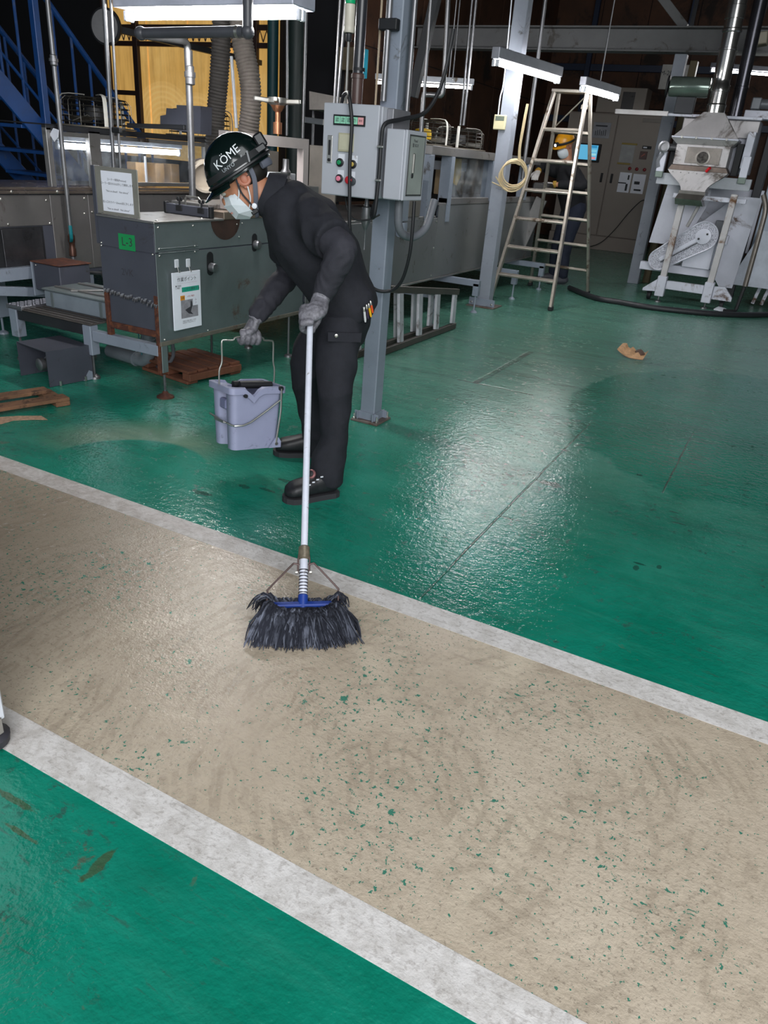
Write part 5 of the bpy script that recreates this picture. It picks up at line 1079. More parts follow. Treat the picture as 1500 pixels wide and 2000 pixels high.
pipe('thin cable line slanting upward right of the shiny duct', (-1.091, 10.3, 2.867), (-1.093, 10.3, 3.332), .008, GALV, 'hanger_wire')
# black hose on the floor
tag(MB().tube([(-2.356, 9.517, 0.03), (-1.926, 9.018, 0.03), (-1.616, 8.959, 0.03), (-1.31, 8.914, 0.03), (-0.945, 8.998, 0.03), (-0.584, 9.168, 0.03), (-0.234, 9.496, 0.03), (0.122, 10.05, 0.03)], .03, 14, smooth=6).build('floor_hose', mat('black_hose', '#26272b', .5)), 'thick black hose lying on the green floor before the hopper machine', 'hose')
# scrap of cardboard
KB = thing('torn_cardboard', 'torn curled scrap of brown cardboard on the green floor', 'cardboard', (-.95, 6.32, 0))
g = MB(); n = 12; up_, lo_ = [], []
A, B = V((-1.067, 6.306, -0)), V((-0.849, 6.292, 0)); e = B - A; s = V((-e.y, e.x, 0)).normalized()
rw = [[A + e * (i / n) + s * (j * .045 - .06 - .03 * math.sin(i / n * 3)) * (1 - .35 * abs(i / n - .5)) + V((0, 0, .004 + .045 * (1 - i / n) ** 3 + .02 * math.sin(i * .9) ** 2 * (j / 3) + .006 * j)) for j in range(5)] for i in range(n + 1)]
for r in rw: up_ += r
g.add(up_, [(i * 5 + j, i * 5 + j + 1, i * 5 + j + 6, i * 5 + j + 5) for i in range(n) for j in range(4)]); g.add([p + V((0, 0, .004)) for p in up_], [(i * 5 + j, i * 5 + j + 5, i * 5 + j + 6, i * 5 + j + 1) for i in range(n) for j in range(4)])
g.build('sheet', mat('torn_brown_card', '#c09770', .85, 0, .25, 30), KB)
tag_ = MB().tube([A + e * .6 + s * .05 + V((0, 0, .03)), A + e * .72 + s * .06 + V((0, 0, .05)), A + e * .9 + s * .02 + V((0, 0, .03))], .022, 8, smooth=3, flat=.5).build('curled_flap', mat('dark_brown_card', '#5c463c', .85, 0, .25, 30), KB)
# near-left white cabinet corner with foot
EC = thing('edge_cabinet', 'white enamel cabinet corner on dark foot at lower left edge', 'cabinet', (-1.6, .6, 0))
MB().box((-1.95, .36, .075), (-1.333, .815, .62), .006).build('case', mat('white_enamel', '#dcdfe8', .35, 0, .03), EC)
MB().box((-1.334, .77, .045), (-1.328, .80, .09), .002).build('clip', BOLT, EC)
MB().lathe([(.03, 0), (.042, .01), (.045, .03), (.03, .045), (.02, .074)], (-1.365, .785, 0), n=16).build('rubber_foot', mat('dark_rubber', '#3a3940', .6), EC)
for x, y in ((-1.9, .4), (-1.9, .77), (-1.38, .4)): MB().lathe([(.03, 0), (.042, .01), (.045, .03), (.03, .045), (.02, .074)], (x, y, 0), n=16).build('rubber_foot', mat('dark_rubber', ''), EC)

# ================================================================ worker with mop
Fd, Nd, Zd = V((-.8, -.6, 0)), V((.6, -.8, 0)), V((0, 0, 1))
SKIN = mat('skin', '#b07a5e', .5, 0, .08, 20); CLOTH = mat('black_work_cloth', '#25262c', .85, 0, .12, 30, .25, 300, spec=.25); SLV = mat('charcoal_sleeve_knit', '#323239', .8, 0, .1, 30, .25, 220, spec=.25)
GLV = mat('grey_coated_glove', '#6c6b72', .55, .1, .35, 60, .5, 90); BOOT = mat('black_boot_leather', '#1c1c20', .5, 0, .15, 30); HAIR = mat('black_hair', '#15120f', .6)
MASK = mat('white_mask_cloth', '#d5dce2', .7, 0, .04, 20); HELM = mat('dark_green_black_helmet', '#081413', .18, 0, .05, 5, coat=.4)
WK = thing('person', 'stooping person in black workwear, dark helmet and white mask mopping', 'person', (-1.65, 2.60, 0))
Lsh, Lel, Lwr = V((-1.604, 2.457, 1.087)), V((-1.406, 2.368, 1.015)), V((-1.485, 2.371, 0.85))
Rsh, Rel, Rwr = V((-1.839, 2.643, 1.042)), V((-1.877, 2.727, 0.847)), V((-1.898, 2.536, 0.696))
Lhip, Lkn, Lan = V((-1.523, 2.581, 0.752)), V((-1.497, 2.519, 0.456)), V((-1.489, 2.493, 0.093))
Rhip, Rkn, Ran = V((-1.66, 2.728, 0.708)), V((-1.79, 2.718, 0.458)), V((-1.767, 2.816, 0.079))
pel, wst, chs, uch, nb = V((-1.575, 2.666, 0.774)), V((-1.601, 2.647, 0.864)), V((-1.699, 2.574, 1.044)), V((-1.751, 2.535, 1.121)), V((-1.794, 2.502, 1.154))
Hc = V((-1.901, 2.422, 1.226)); fh = (Fd * .82 - Zd * .57).normalized(); uh = (Zd - fh * Zd.dot(fh)).normalized(); lh = Nd
def H(f, l, u): return Hc + fh * f + lh * l + uh * u
# hands' anchors
T = V((-1.484, 2.291, 0.774)); B = V((-1.062, 1.648, .06)); dp = (T - B).normalized(); cv_ = (V((0, 0, 1.32)) - T); cv_ = (cv_ - dp * cv_.dot(dp)).normalized(); rt = dp.cross(cv_); rt = rt if rt.dot(V((.88, .47, 0))) > 0 else -rt
# bucket frame
th = math.radians(36); r_, f_ = V((.882, .471, 0)), V((-.471, .882, 0))
ba = (r_ * math.cos(th) + f_ * math.sin(th) - Zd * .08).normalized(); bb = (-r_ * math.sin(th) + f_ * math.cos(th) - Zd * .10); bb = (bb - ba * bb.dot(ba)).normalized(); bu = ba.cross(bb)
bc0 = V((-1.86, 2.298, 0.161)); LB, WB, HB = .235, .20, .275
G = bc0 + ba * LB * .52 + bb * WB * .5 + bu * (HB + .185)
# one continuous body under the clothes
b = MB()
b.ball(H(-.005, 0, .01), .094, .074, .098, (fh, lh, uh), 20, 14); b.ball(H(.03, 0, -.065), .066, .060, .082, (fh, lh, uh), 18, 12); b.ball(H(.050, 0, -.115), .030, .034, .030, (fh, lh, uh))
b.ball(H(.098, 0, -.058), .020, .014, .026, (fh, lh, uh)); b.ball(H(.085, .03, -.02), .018, .02, .014, (fh, lh, uh)); b.ball(H(.085, -.03, -.02), .018, .02, .014, (fh, lh, uh))
b.caps_tube([H(-.018, 0, -.05), H(-.03, 0, -.11), nb, uch], [.060, .056, .058, .06], 18)
b.caps_tube([uch, chs, wst, pel], [.07, .105, .10, .095], 20, flat=1.2, up=(nb - pel).cross(Nd))
for sg, sh, el, wr in ((1, Lsh, Lel, Lwr), (-1, Rsh, Rel, Rwr)):
    b.caps_tube([uch.lerp(sh, .4), sh, sh.lerp(el, .5), el, el.lerp(wr, .4), wr], [.055, .054, .044, .036, .034, .024], 14)
for hp, kn, an in ((Lhip, Lkn, Lan), (Rhip, Rkn, Ran)):
    b.caps_tube([pel.lerp(hp, .6), hp, hp.lerp(kn, .5), kn, kn.lerp(an, .35), an, an + Fd * .02 - Zd * .03], [.075, .070, .058, .044, .044, .032, .028], 16)
for wr, tip in ((Lwr, T + cv_ * .02 + rt * .01), (Rwr, G + Zd * .03)): b.caps_tube([wr, wr.lerp(tip, .6), tip], [.018, .018, .014], 12)
body = fuse(b, .0085, 4); body.build('body', SKIN, WK, 60)
# ear, eye, brows
for s in (1, -1):
    e = MB(); c = H(-.005, s * .074, -.022); e.torus(c, lh * s + fh * -.3, .020, .0075, 20, 7); e.ball(c - fh * .0, .014, .006, .022, (fh, lh, uh)); e.ball(H(.004, s * .074, -.046), .008, .006, .010, (fh, lh, uh), 8, 6); e.build('ear', mat('ear_skin', '#a86b55', .5), WK)
    MB().ball(H(.088, s * .032, -.026), .012, .013, .009, (fh, lh, uh)).build('eye', mat('eye_white', '#c9c4bd', .3), WK)
    MB().tube([H(.10, s * .015, -.012), H(.098, s * .035, -.008), H(.086, s * .05, -.012)], .0045, 6, smooth=3).build('eyebrow', HAIR, WK)
MB().tube([H(.104, -.02, -.098), H(.108, 0, -.098), H(.104, .02, -.098)], .004, 6, smooth=3).build('mouth', mat('lip', '#8f5a4c', .5), WK)
h = MB(); h.ball(H(-.03, 0, -.02), .073, .0765, .055, (fh, lh, uh), 20, 12); h.ball(H(.03, 0, -.002), .05, .0735, .022, (fh, lh, uh), 20, 8); h.build('hair', HAIR, WK)
# ---- shirt
ax = (nb - pel).normalized(); dq = ax.cross(Nd).normalized()
s = MB()
def tr(c, d, w, tilt=0): 
    c = V(c); return [c + dq * d * math.cos(t) + Nd * w * math.sin(t) for t in [2 * math.pi * k / 28 for k in range(28)]]
s.loft([tr((-1.539, 2.693, 0.718), .120, .178), tr((-1.558, 2.679, 0.763), .128, .19), tr((-1.593, 2.653, 0.834), .130, .19), tr((-1.632, 2.623, 0.925), .148, .188), tr((-1.675, 2.591, 0.997), .155, .188), tr((-1.715, 2.561, 1.062), .148, .186), tr((-1.754, 2.532, 1.118), .118, .165), tr((-1.777, 2.514, 1.157), .094, .12), tr((-1.796, 2.5, 1.17), .078, .09)])
for sh, el, k in ((Lsh, Lel, .72), (Rsh, Rel, .72)):
    d = (el - sh).normalized(); s.caps_tube([uch.lerp(sh, .35), sh, sh.lerp(el, .4)], [.075, .082, .076], 20); s.tube([sh.lerp(el, .3), sh.lerp(el, .5), sh.lerp(el, k)], [.080, .079, .080], 20)
# hanging front placket and back tail
s.tube([(-1.52, 2.582, 0.851), (-1.478, 2.596, 0.797), (-1.451, 2.609, 0.735)], [.06, .07, .045], 14, flat=1.2, smooth=2)
sh_ = fuse(s, .0085, 7, .5, .009, 8, 3.1, (ax * .55 + Nd * .2, dq * 1.1, Nd * 1.0)); sh_.build('shirt', CLOTH, WK, 60)
# collar
ca = (H(-.02, 0, -.08) - nb).normalized(); cx = ca.cross(Nd).normalized(); q = []
cc = V((-1.808, 2.491, 1.158))
for rr, hh in ((.074, -.035), (.070, .0), (.066, .034), (.073, .036), (.083, .004), (.090, -.030)):
    q.append([cc + ca * (hh - .012 * math.cos(t)) + cx * rr * 1.02 * math.cos(t) + Nd * rr * 1.0 * math.sin(t) for t in [2 * math.pi * k / 30 for k in range(30)]])
MB().loft(q, False).build('collar', CLOTH, WK, 50)
# ---- trousers
t = MB()
def lr(c, rx, ry, fwd=Fd): c = V(c); return [c + fwd * rx * math.cos(a) + Nd * ry * math.sin(a) for a in [2 * math.pi * k / 24 for k in range(24)]]
t.loft([lr((-1.588, 2.657, 0.834), .105, .15), lr((-1.575, 2.666, 0.764), .115, .16), lr((-1.567, 2.66, 0.693), .115, .165), lr((-1.569, 2.646, 0.621), .095, .15)])
t.loft([lr((-1.527, 2.584, 0.751), .095, .095), lr((-1.517, 2.566, 0.654), .092, .092), lr((-1.512, 2.539, 0.545), .082, .084), lr((-1.503, 2.521, 0.444), .068, .075), lr((-1.491, 2.514, 0.349), .060, .070), lr((-1.484, 2.51, 0.263), .056, .066), lr((-1.496, 2.488, 0.175), .068, .072), lr((-1.496, 2.482, 0.107), .072, .074), lr((-1.482, 2.492, 0.055), .056, .066)])
t.loft([lr((-1.659, 2.716, 0.703), .095, .095), lr((-1.716, 2.711, 0.597), .088, .09), lr((-1.777, 2.714, 0.468), .070, .08), lr((-1.784, 2.747, 0.335), .060, .074), lr((-1.776, 2.778, 0.207), .052, .068), lr((-1.77, 2.801, 0.1), .054, .066), lr((-1.768, 2.816, 0.021), .056, .068)])
tq = fuse(t, .0085, 6, .5, .010, 8, 7.7, (Zd * .8, Fd * .8, Nd * .8)); tq.build('trousers', CLOTH, WK, 60)
pf = MB(); pc = [(-1.505, 2.45, 0.698), (-1.412, 2.551, 0.694), (-1.411, 2.545, 0.659), (-1.502, 2.448, 0.663)]
pf.prism(pc, Nd * .008); pf.build('pocket_flap', CLOTH, WK, 30); MB().lathe([(.007, 0), (.007, .003), (.004, .004), (.003, .002)], V((-1.473, 2.462, 0.686)), Nd, 12).build('snap_button', BOLT, WK, label='silver snap button')
# ---- sleeves, gloves
for sh, el, wr in ((Lsh, Lel, Lwr), (Rsh, Rel, Rwr)):
    a = MB(); a.caps_tube([sh.lerp(el, .5), sh.lerp(el, .8), el, el.lerp(wr, .3), el.lerp(wr, .65), wr], [.058, .056, .052, .053, .047, .041], 18)
    fuse(a, .007, 4, .5, .004, 22, 2.2).build('arm_sleeve', SLV, WK, 60)
def glove(el, wr, palm, knuck, fingers, thumb, nrm):
    g = MB(); ar = (palm - wr).normalized()
    g.tube([wr.lerp(el, .16), wr.lerp(el, .08), wr, wr.lerp(palm, .4)], [.039, .037, .034, .032], 18); g.caps_tube([wr, wr.lerp(palm, .5), palm, knuck], [.032, .034, .037, .032], 18, 5, .62, nrm.cross(ar))
    for f in fingers: g.caps_tube(f, [.0125, .0125, .0115, .0105][:len(f)] + [.010] * (len(f) - 4), 12, 4)
    g.caps_tube(thumb, [.016, .0135, .0115, .0105][:len(thumb)], 12, 4)
    return fuse(g, .0042, 3, .4, .0012, 60, 1.)
# left hand wrapped round the mop pole
kn = T + cv_ * .026 - rt * .012; pm = T + cv_ * .030 + rt * .022 + dp * .012
fg = []
for i in range(4):
    o = dp * (.030 - .0215 * i) + dp * -.004; e = (.002, 0, .001, .004)[i]
    fg.append([T + o + cv_ * .030 + rt * .004, T + o * 1.05 + cv_ * .026 - rt * .024, T + o * 1.1 - rt * (.031 - e) - cv_ * .006, T + o * 1.1 - rt * .012 - cv_ * .024, T + o + rt * .010 - cv_ * .022])
tb = [T + dp * .045 + rt * .032 + cv_ * .018, T + dp * .028 + rt * .034 - cv_ * .006, T + dp * -.004 + rt * .026 - cv_ * .016, T - dp * .028 + rt * .012 - cv_ * .022]
glove(Lel, Lwr, pm, kn, fg, tb, cv_).build('glove', GLV, WK, 60)
# right hand closed over the bucket bail
up2 = Zd; cb_ = (V((0, 0, 1.32)) - G); cb_ = (cb_ - ba * cb_.dot(ba)); cb_ = (cb_ - up2 * cb_.dot(up2)).normalized()
pm2 = G + up2 * .030 + cb_ * .006; kn2 = G + up2 * .026 + cb_ * .018 - ba * .012; fg = []
for i in range(4):
    o = ba * (-.040 + .0225 * i)
    fg.append([G + o + up2 * .026 + cb_ * .014, G + o * 1.08 + up2 * .008 + cb_ * .030, G + o * 1.08 - up2 * .016 + cb_ * .022, G + o - up2 * .022 + cb_ * .0, G + o - up2 * .010 - cb_ * .016])
tb = [G + ba * .03 + up2 * .03 - cb_ * .012, G + ba * .035 + up2 * .008 - cb_ * .028, G + ba * .01 - up2 * .014 - cb_ * .024, G - ba * .01 - up2 * .022 - cb_ * .014]
glove(Rel, Rwr, pm2, kn2, fg, tb, up2).build('glove', GLV, WK, 60)
# ---- boots
def boot(heel, toe, dial):
    heel, toe = V(heel), V(toe); d = (toe - heel).normalized(); heel = heel - d * .004; K = .86; n = Zd.cross(d); z = Zd
    def rg(x, w, h0, h1, k=20):
        c = heel + d * x * K; out = []
        for i in range(k):
            a = 2 * math.pi * i / k; ca_, sa_ = math.cos(a), math.sin(a)
            out.append(c + n * w * (abs(ca_) ** .7) * (1 if ca_ > 0 else -1) + z * ((h0 + h1) / 2 + (h1 - h0) / 2 * (abs(sa_) ** .75) * (1 if sa_ > 0 else -1)))
        return out
    u = MB(); u.loft([rg(-.0, .018, .03, .07), rg(.012, .033, .022, .13), rg(.05, .042, .022, .14), rg(.085, .043, .022, .125), rg(.12, .043, .022, .105), rg(.16, .048, .022, .094), rg(.20, .051, .022, .086), rg(.235, .048, .022, .078), rg(.258, .036, .022, .064), rg(.270, .014, .026, .048)])
    u.tube([heel + d * .055 + z * .11, heel + d * .05 + z * .16], [.046, .044], 18)
    up_ = fuse(u, .006, 5); o = up_.build('boot', BOOT, WK, 60)
    s_ = MB(); pr = [(-.006, .024), (.02, .038), (.08, .040), (.13, .044), (.20, .053), (.245, .047), (.272, .028), (.281, .008)]
    s_.prism([heel + d * x * K + n * w for x, w in pr] + [heel + d * x * K - n * w for x, w in pr[::-1]], z * .024); s_.build('sole', mat('dark_sole', '#2a2a2e', .7), o, 20)
    if dial:
        c = heel + d * .125 + z * .118 + n * (.02 if n.dot(Nd) > 0 else -.02); an_ = (d * .55 + z * .6 + Nd * .6).normalized()
        MB().lathe([(.020, 0), (.020, .008), (.016, .012)], c, an_, 22).build('lace_dial', mat('rose_dial', '#9a6a6c', .3, .5), o); MB().lathe([(.013, .009), (.013, .016), (.010, .018)], c, an_, 18).build('dial_knob', BLACK, o)
        for i in range(4): 
            p = heel + d * (.075 + .018 * i) + z * (.112 - .010 * i) + Nd * .046; MB().obox(p, d * .006, Nd * .002, z * .0025).build('reflector', WHITE, o)
boot((-1.463, 2.499, 0), (-1.57, 2.346, 0), True); boot((-1.749, 2.848, 0), (-1.891, 2.759, 0), False)
# ---- helmet
a_, l_, u_ = .128, .108, .135
he = MB(); rings = []
for i in range(15):
    ph = math.pi / 2 * i / 14; c_, s_ = math.cos(ph), math.sin(ph); k = max(c_, .003)
    rings.append([H(-.004 + a_ * k * math.cos(t), l_ * k * math.sin(t), .004 + u_ * s_) for t in [2 * math.pi * j / 40 for j in range(40)]])
rings = [[H(-.004 + a_ * .94 * math.cos(t), l_ * .94 * math.sin(t), .012) for t in [2 * math.pi * j / 40 for j in range(40)]], [H(-.004 + a_ * .99 * math.cos(t), l_ * .99 * math.sin(t), -.006) for t in [2 * math.pi * j / 40 for j in range(40)]]] + rings
he.loft(rings); HLM = he.build('helmet', HELM, WK, 40, label='glossy dark helmet with white letters')
br = MB(); n = 24
o1 = [H(-.004 + (a_ - .004) * math.cos(t), (l_ - .004) * math.sin(t), .004) for t in [-1.15 + 2.3 * i / n for i in range(n + 1)]]
o2 = [H(-.004 + (a_ + .045 * math.cos(t * 1.2)) * math.cos(t), (l_ + .012) * math.sin(t), -.016) for t in [-1.15 + 2.3 * i / n for i in range(n + 1)]]
br.loft([o1, o2, [p - uh * .005 for p in o2], [p - uh * .006 for p in o1]], False, False); br.build('visor', HELM, HLM, 30)
MB().tube([H(-.004 + (a_ + .003) * math.cos(t), (l_ + .003) * math.sin(t), .008) for t in [2 * math.pi * i / 40 for i in range(41)]], .006, 6, False).build('rim', mat('black_plastic', ''), HLM)
def band(u0, hw, m, nm, ex=.002):
    q = []
    for u in (u0 - hw, u0 + hw):
        k = math.sqrt(max(.01, 1 - ((u - .004) / u_) ** 2)); q.append([H(-.004 + (a_ * k + ex) * math.cos(t), (l_ * k + ex) * math.sin(t), u) for t in [2 * math.pi * i / 40 for i in range(40)]])
    return MB().loft(q, False).build(nm, m, HLM, 40)
band(.030, .011, mat('black_band', '#15171a', .7), 'lamp_strap')
def on_shell(mbx):
    for i, p in enumerate(mbx.v):
        r = p - Hc; f, u = r.dot(fh), r.dot(uh); k = 1 - ((f + .004) / a_) ** 2 - ((u - .004) / u_) ** 2; mbx.v[i] = H(f, l_ * math.sqrt(max(.02, k)) + .0022, u)
    return mbx
tx = text('KÖME', .040, H(.006, .1, .066), -fh * .97 + uh * .12, uh + fh * .1); on_shell(tx).build('lettering', mat('white_letter', '#d9dde0', .5), HLM, 0)
tx = text('UNYO', .018, H(.020, .1, .036), -fh, uh); on_shell(tx).build('lettering', mat('grey_letter', '#8f969c', .5), HLM, 0)
hl = MB(); hl.obox(H(-.128, .03, .052), fh * .018, lh * .030, uh * .026, .006); hl.obox(H(-.112, .055, .03), fh * .022, lh * .016, uh * .012, .004); hl.build('battery_pack', mat('black_plastic', ''), HLM)
for k in (-.055, -.03): MB().bar(H(k, l_ * .93, .012), H(k - .012, l_ * .90, .048), .006, .004, lh).build('lamp_clip', mat('grey_clip', '#585b5f', .4), HLM)
# grey nape strap, chin straps, buckle, mask
GS = mat('grey_webbing', '#565a66', .7)
MB().tube([H(-.085, .066, -.016), H(-.112, .04, -.020), H(-.120, 0, -.022), H(-.112, -.04, -.020), H(-.085, -.066, -.016)], .015, 10, smooth=4, flat=.5, up=uh).build('nape_pad', GS, HLM)
for sd in (1, -1):
    MB().tube([H(-.045, sd * .088, .0), H(-.038, sd * .083, -.04), H(-.01, sd * .072, -.09), H(.02, sd * .05, -.135)], .0085, 8, smooth=4, flat=.22, up=fh).build('chin_strap', GS, HLM)
    MB().tube([H(.02, sd * .086, -.01), H(.03, sd * .074, -.055), H(.024, sd * .066, -.10), H(.02, sd * .052, -.13)], .0035, 6, smooth=4).build('chin_strap', mat('dark_webbing', '#2b2d33', .7), HLM)
    MB().tube([H(.008, sd * .080, -.004), H(.04, sd * .068, -.055), H(.058, sd * .056, -.07)], .0028, 6, smooth=4).build('ear_loop', MASK, WK)
    MB().tube([H(-.002, sd * .078, -.05), H(.014, sd * .066, -.09), H(.04, sd * .05, -.118)], .0026, 6, smooth=4).build('ear_loop', MASK, WK)
MB().tube([H(.02, .05, -.135), H(.03, .02, -.158), H(.03, -.02, -.158), H(.02, -.05, -.135)], .008, 8, smooth=4, flat=.3, up=fh).build('chin_strap', GS, HLM)
MB().lathe([(.010, 0), (.010, .006), (.007, .008)], H(.016, .058, -.118), lh, 14).build('snap_button', WHITE, HLM); MB().obox(H(.026, .052, -.135), fh * .014, lh * .004, uh * .009, .003).build('buckle', BLACK, HLM)
mg = []
for c_, m_, e_ in (((-1.942, 2.391, 1.165), (-1.913, 2.375, 1.164), (-1.888, 2.369, 1.159)), ((-1.953, 2.383, 1.132), (-1.908, 2.366, 1.143), (-1.858, 2.372, 1.138)), ((-1.948, 2.387, 1.105), (-1.897, 2.367, 1.117), (-1.839, 2.384, 1.119)), ((-1.913, 2.413, 1.064), (-1.879, 2.386, 1.088), (-1.83, 2.397, 1.104)), ((-1.871, 2.444, 1.068), (-1.849, 2.421, 1.078), (-1.827, 2.415, 1.093))):
    row = [V(e_), V(m_), V(c_)]
    for q in (m_, e_):
        v = V(q); dd = (v - V((-1.65, 2.61, 0))).dot(Nd); row.append(v - Nd * 2 * dd)
    mg.append(row)
mm = MB(); mm.loft(mg, False, False); inner = [[p.lerp(H(.03, 0, -.09), .10) for p in r] for r in mg]; mm.loft(inner, False, False)
mm.loft([[p for p in mg[0]], [p for p in inner[0]]], False, False); mm.loft([mg[-1], inner[-1]], False, False); mm.loft([[r[0] for r in mg], [r[0] for r in inner]], False, False); mm.loft([[r[-1] for r in mg], [r[-1] for r in inner]], False, False)
mm.build('face_mask', MASK, WK, 12, label='white folded face mask')
# pens in the hip pocket: things of their own
for lb, p, q, col in (('silver pen in the hip pocket, leftmost of four', (711, 603), (714, 628), '#c3c4c6'), ('dark pen in the hip pocket between silver and yellow pens', (716, 598), (720, 622), '#3b2f44'), ('yellow pen in the hip pocket', (720, 597), (726, 620), '#d7a520'), ('orange red pen in the hip pocket, rightmost of four', (725, 593), (729, 612), '#d0532a')):
    k = {711: ((-1.402, 2.54, 0.795), (-1.397, 2.55, 0.738)), 716: ((-1.399, 2.554, 0.802), (-1.394, 2.564, 0.75)), 720: ((-1.398, 2.568, 0.804), (-1.39, 2.58, 0.755)), 725: ((-1.397, 2.581, 0.811), (-1.39, 2.592, 0.769))}[p[0]]
    a, c = V(k[0]), V(k[1]); tt = thing('pen', lb, 'pen', c, 'pens in the hip pocket'); MB().lathe([(.003, 0), (.0048, .01), (.0048, (a - c).length)], c, a - c, 10).build('barrel', mat('pen' + col, col, .35), tt); MB().lathe([(.0052, 0), (.0052, .014), (.003, .018)], c + (a - c) * .72, a - c, 10).build('cap', BOLT, tt)

# ================================================================ mop
MP = thing('mop', 'long white-poled dust mop with dark blue grey yarn head on beige lane', 'mop', (-1.03, 1.6, 0))
WP = mat('white_pole', '#cfd3e0', .35, 0, .05, 30, dirt='#7a7468', damt=.12, dscale=30)
ss = lambda m_: B + dp * m_
Lp = (T - B).length
MB().tube([ss(.13), ss(Lp + .035)], .0112, 16).build('pole', WP, MP); MB().ball(ss(Lp + .035), .0112).build('pole_cap', WP, MP)
MB().lathe([(.012, .24), (.018, .245), (.0185, .26), (.0175, .282), (.012, .287)], B + dp * -.108, dp, 18).build('collar', mat('brass_grime', '#7d7464', .4, .4, .3, 40), MP)
MB().lathe([(.012, .02), (.013, .022), (.013, .135), (.012, .137)], B, dp, 18).build('lower_sleeve', WP, MP)
sp = MB()
for i in range(8): sp.torus(B + dp * (.024 + .0105 * i), dp, .0132, .0022, 18, 5)
sp.build('spring', mat('dark_spring', '#4d4c52', .4, .7), MP)
BLU = mat('blue_plastic', '#1a3a8c', .4)
hx = (V((-0.978, 1.706, 0.05)) - V((-1.143, 1.581, 0.05))); hx.z = 0; hx.normalize(); hy = V((-hx.y, hx.x, 0)); bp = B - dp * .02
MB().lathe([(.0165, -.03), (.0155, .016), (.013, .018)], B, dp, 16).build('socket', BLU, MP)
MB().obox(bp + Zd * .006, hx * .092, hy * .012, Zd * .008, .004).build('head_bar', BLU, MP)
w = mat('brown_wire', '#5b4a48', .4, .5)
for sg in (-1, 1):
    MB().tube([B + dp * .115 + hx * sg * .014, B + dp * .12 + hx * sg * .03, B + dp * .112 + hx * sg * .04, B + dp * .04 + hx * sg * .106, B + dp * .028 + hx * sg * .110, B - dp * .02 + hx * sg * .110, B - dp * .035 + hx * sg * .106], .0032, 8, smooth=3).build('wire_yoke', w, MP)
    MB().tube([B + dp * .09 + hx * sg * .018, B + dp * .135 + hx * sg * .018, B + dp * .165 + hx * sg * .014], .003, 6).build('clamp_wire', w, MP)
    MB().obox(B + dp * .09 + hx * sg * .022, hx * .005, dp * .004, cv_ * .004, .001).build('clamp_screw', BOLT, MP)
ym = MB(); rnd = random.Random(3); frd = -hy
tuft = MB(); tuft.ball(bp + frd * .022 - Zd * .028, .128, .045, .036, (hx, hy, Zd), 20, 10)
for i in range(1700):
    u = rnd.uniform(-1, 1); row = rnd.random(); side = 1 if rnd.random() < .93 else -1
    p0 = bp + hx * u * .098 + frd * side * rnd.uniform(.006, .020) + Zd * (rnd.uniform(-.012, .0) + .030 * abs(u) ** 4)
    sprd = u * (.034 + .03 * row) + rnd.uniform(-.026, .026); out = side * (.035 + .110 * row ** .7 * (1 - .25 * u * u) + rnd.uniform(0, .016)) * (1 if side > 0 else .3)
    p1 = p0 + hx * sprd * .35 + frd * out * .45 + Zd * rnd.uniform(.006, .02) * (1 - row * .3)
    p3 = V((p0.x, p0.y, 0)) + hx * sprd + frd * out + Zd * (.004 + .03 * (1 - row) * rnd.random()); p2 = p1.lerp(p3, .55) + Zd * .012 + hx * rnd.uniform(-.012, .012)
    p3.z = max(.004, p3.z); ym.tube([p0, p1, p2, p3], [.0026, .0032, .0032, .0014], 3, False, 2)
YN = NT('blue_grey_yarn'); co = YN.coord(); isl = YN.t.nodes.new('ShaderNodeNewGeometry').outputs['Random Per Island']; YN.l(YN.mix(YN.math('MULTIPLY', YN.ramp(isl, .25, 1.0), YN.ramp(YN.noise(co, 30, 3, .6), .3, .65)), lin('#1b1e2a'), lin('#6b707f')), YN.b.inputs['Base Color']); YN.b.inputs['Roughness'].default_value = .9
YY = ym.build('yarn', YN.m, MP, 60, kind='stuff'); tuft.build('yarn_core', mat('dark_yarn', '#20242f', .95), MP, 60)

# ================================================================ mop bucket
BK = thing('mop_bucket', 'lavender grey plastic wringer bucket hanging from the right hand', 'bucket', tuple(bc0 + ba * LB * .5 + bb * WB * .5))
PL_ = mat('lavender_grey_plastic', '#8f93ae', .45, 0, .04, 6, dirt='#6f7286', damt=.1, dscale=20)
cen = bc0 + ba * LB * .5 + bb * WB * .5
def bk(x, y, z): return cen + ba * x + bb * y + bu * z
def outline(k, rim=0., dip=0.):
    """plan outline (x along long side, y along short): short end at -x has a recessed channel"""
    X, Y = LB / 2 * k + rim, WB / 2 * k + rim; r = .022; p = []
    def side(y, s):
        for i in range(9): p.append((s * (X - r - .004) * (1 - 2 * (i + .5) / 9), y))
    def corner(cx, cy, a0):
        for i in range(5): a = a0 + math.pi / 2 * i / 4; p.append((cx + r * math.cos(a), cy + r * math.sin(a)))
    corner(X - r, Y - r, 0); side(Y, 1); corner(-X + r, Y - r, math.pi / 2)
    cw, cd = .030, .030 if not rim else .0001
    p.extend([(-X, cw + .014), (-X + cd * .2, cw + .006), (-X + cd, cw - .006), (-X + cd, -cw + .006), (-X + cd * .2, -cw - .006), (-X, -cw - .014)])
    corner(-X + r, -Y + r, math.pi); side(-Y, -1); corner(X - r, -Y + r, 1.5 * math.pi); return p
def rim_h(x, y):      # front and back rims dip in a V
    if abs(y) < WB * .4: return 0
    return -.040 * max(0, 1 - abs(x + .026) / .036)
O1 = []
zs = [(0, .90), (.07, .93), (.14, .96), (.20, .98), (.235, .995), (.262, 1.0)]
O1 = [[bk(x, y, z + (rim_h(x, y) * (z / .262) ** 6)) for x, y in outline(k)] for z, k in zs]
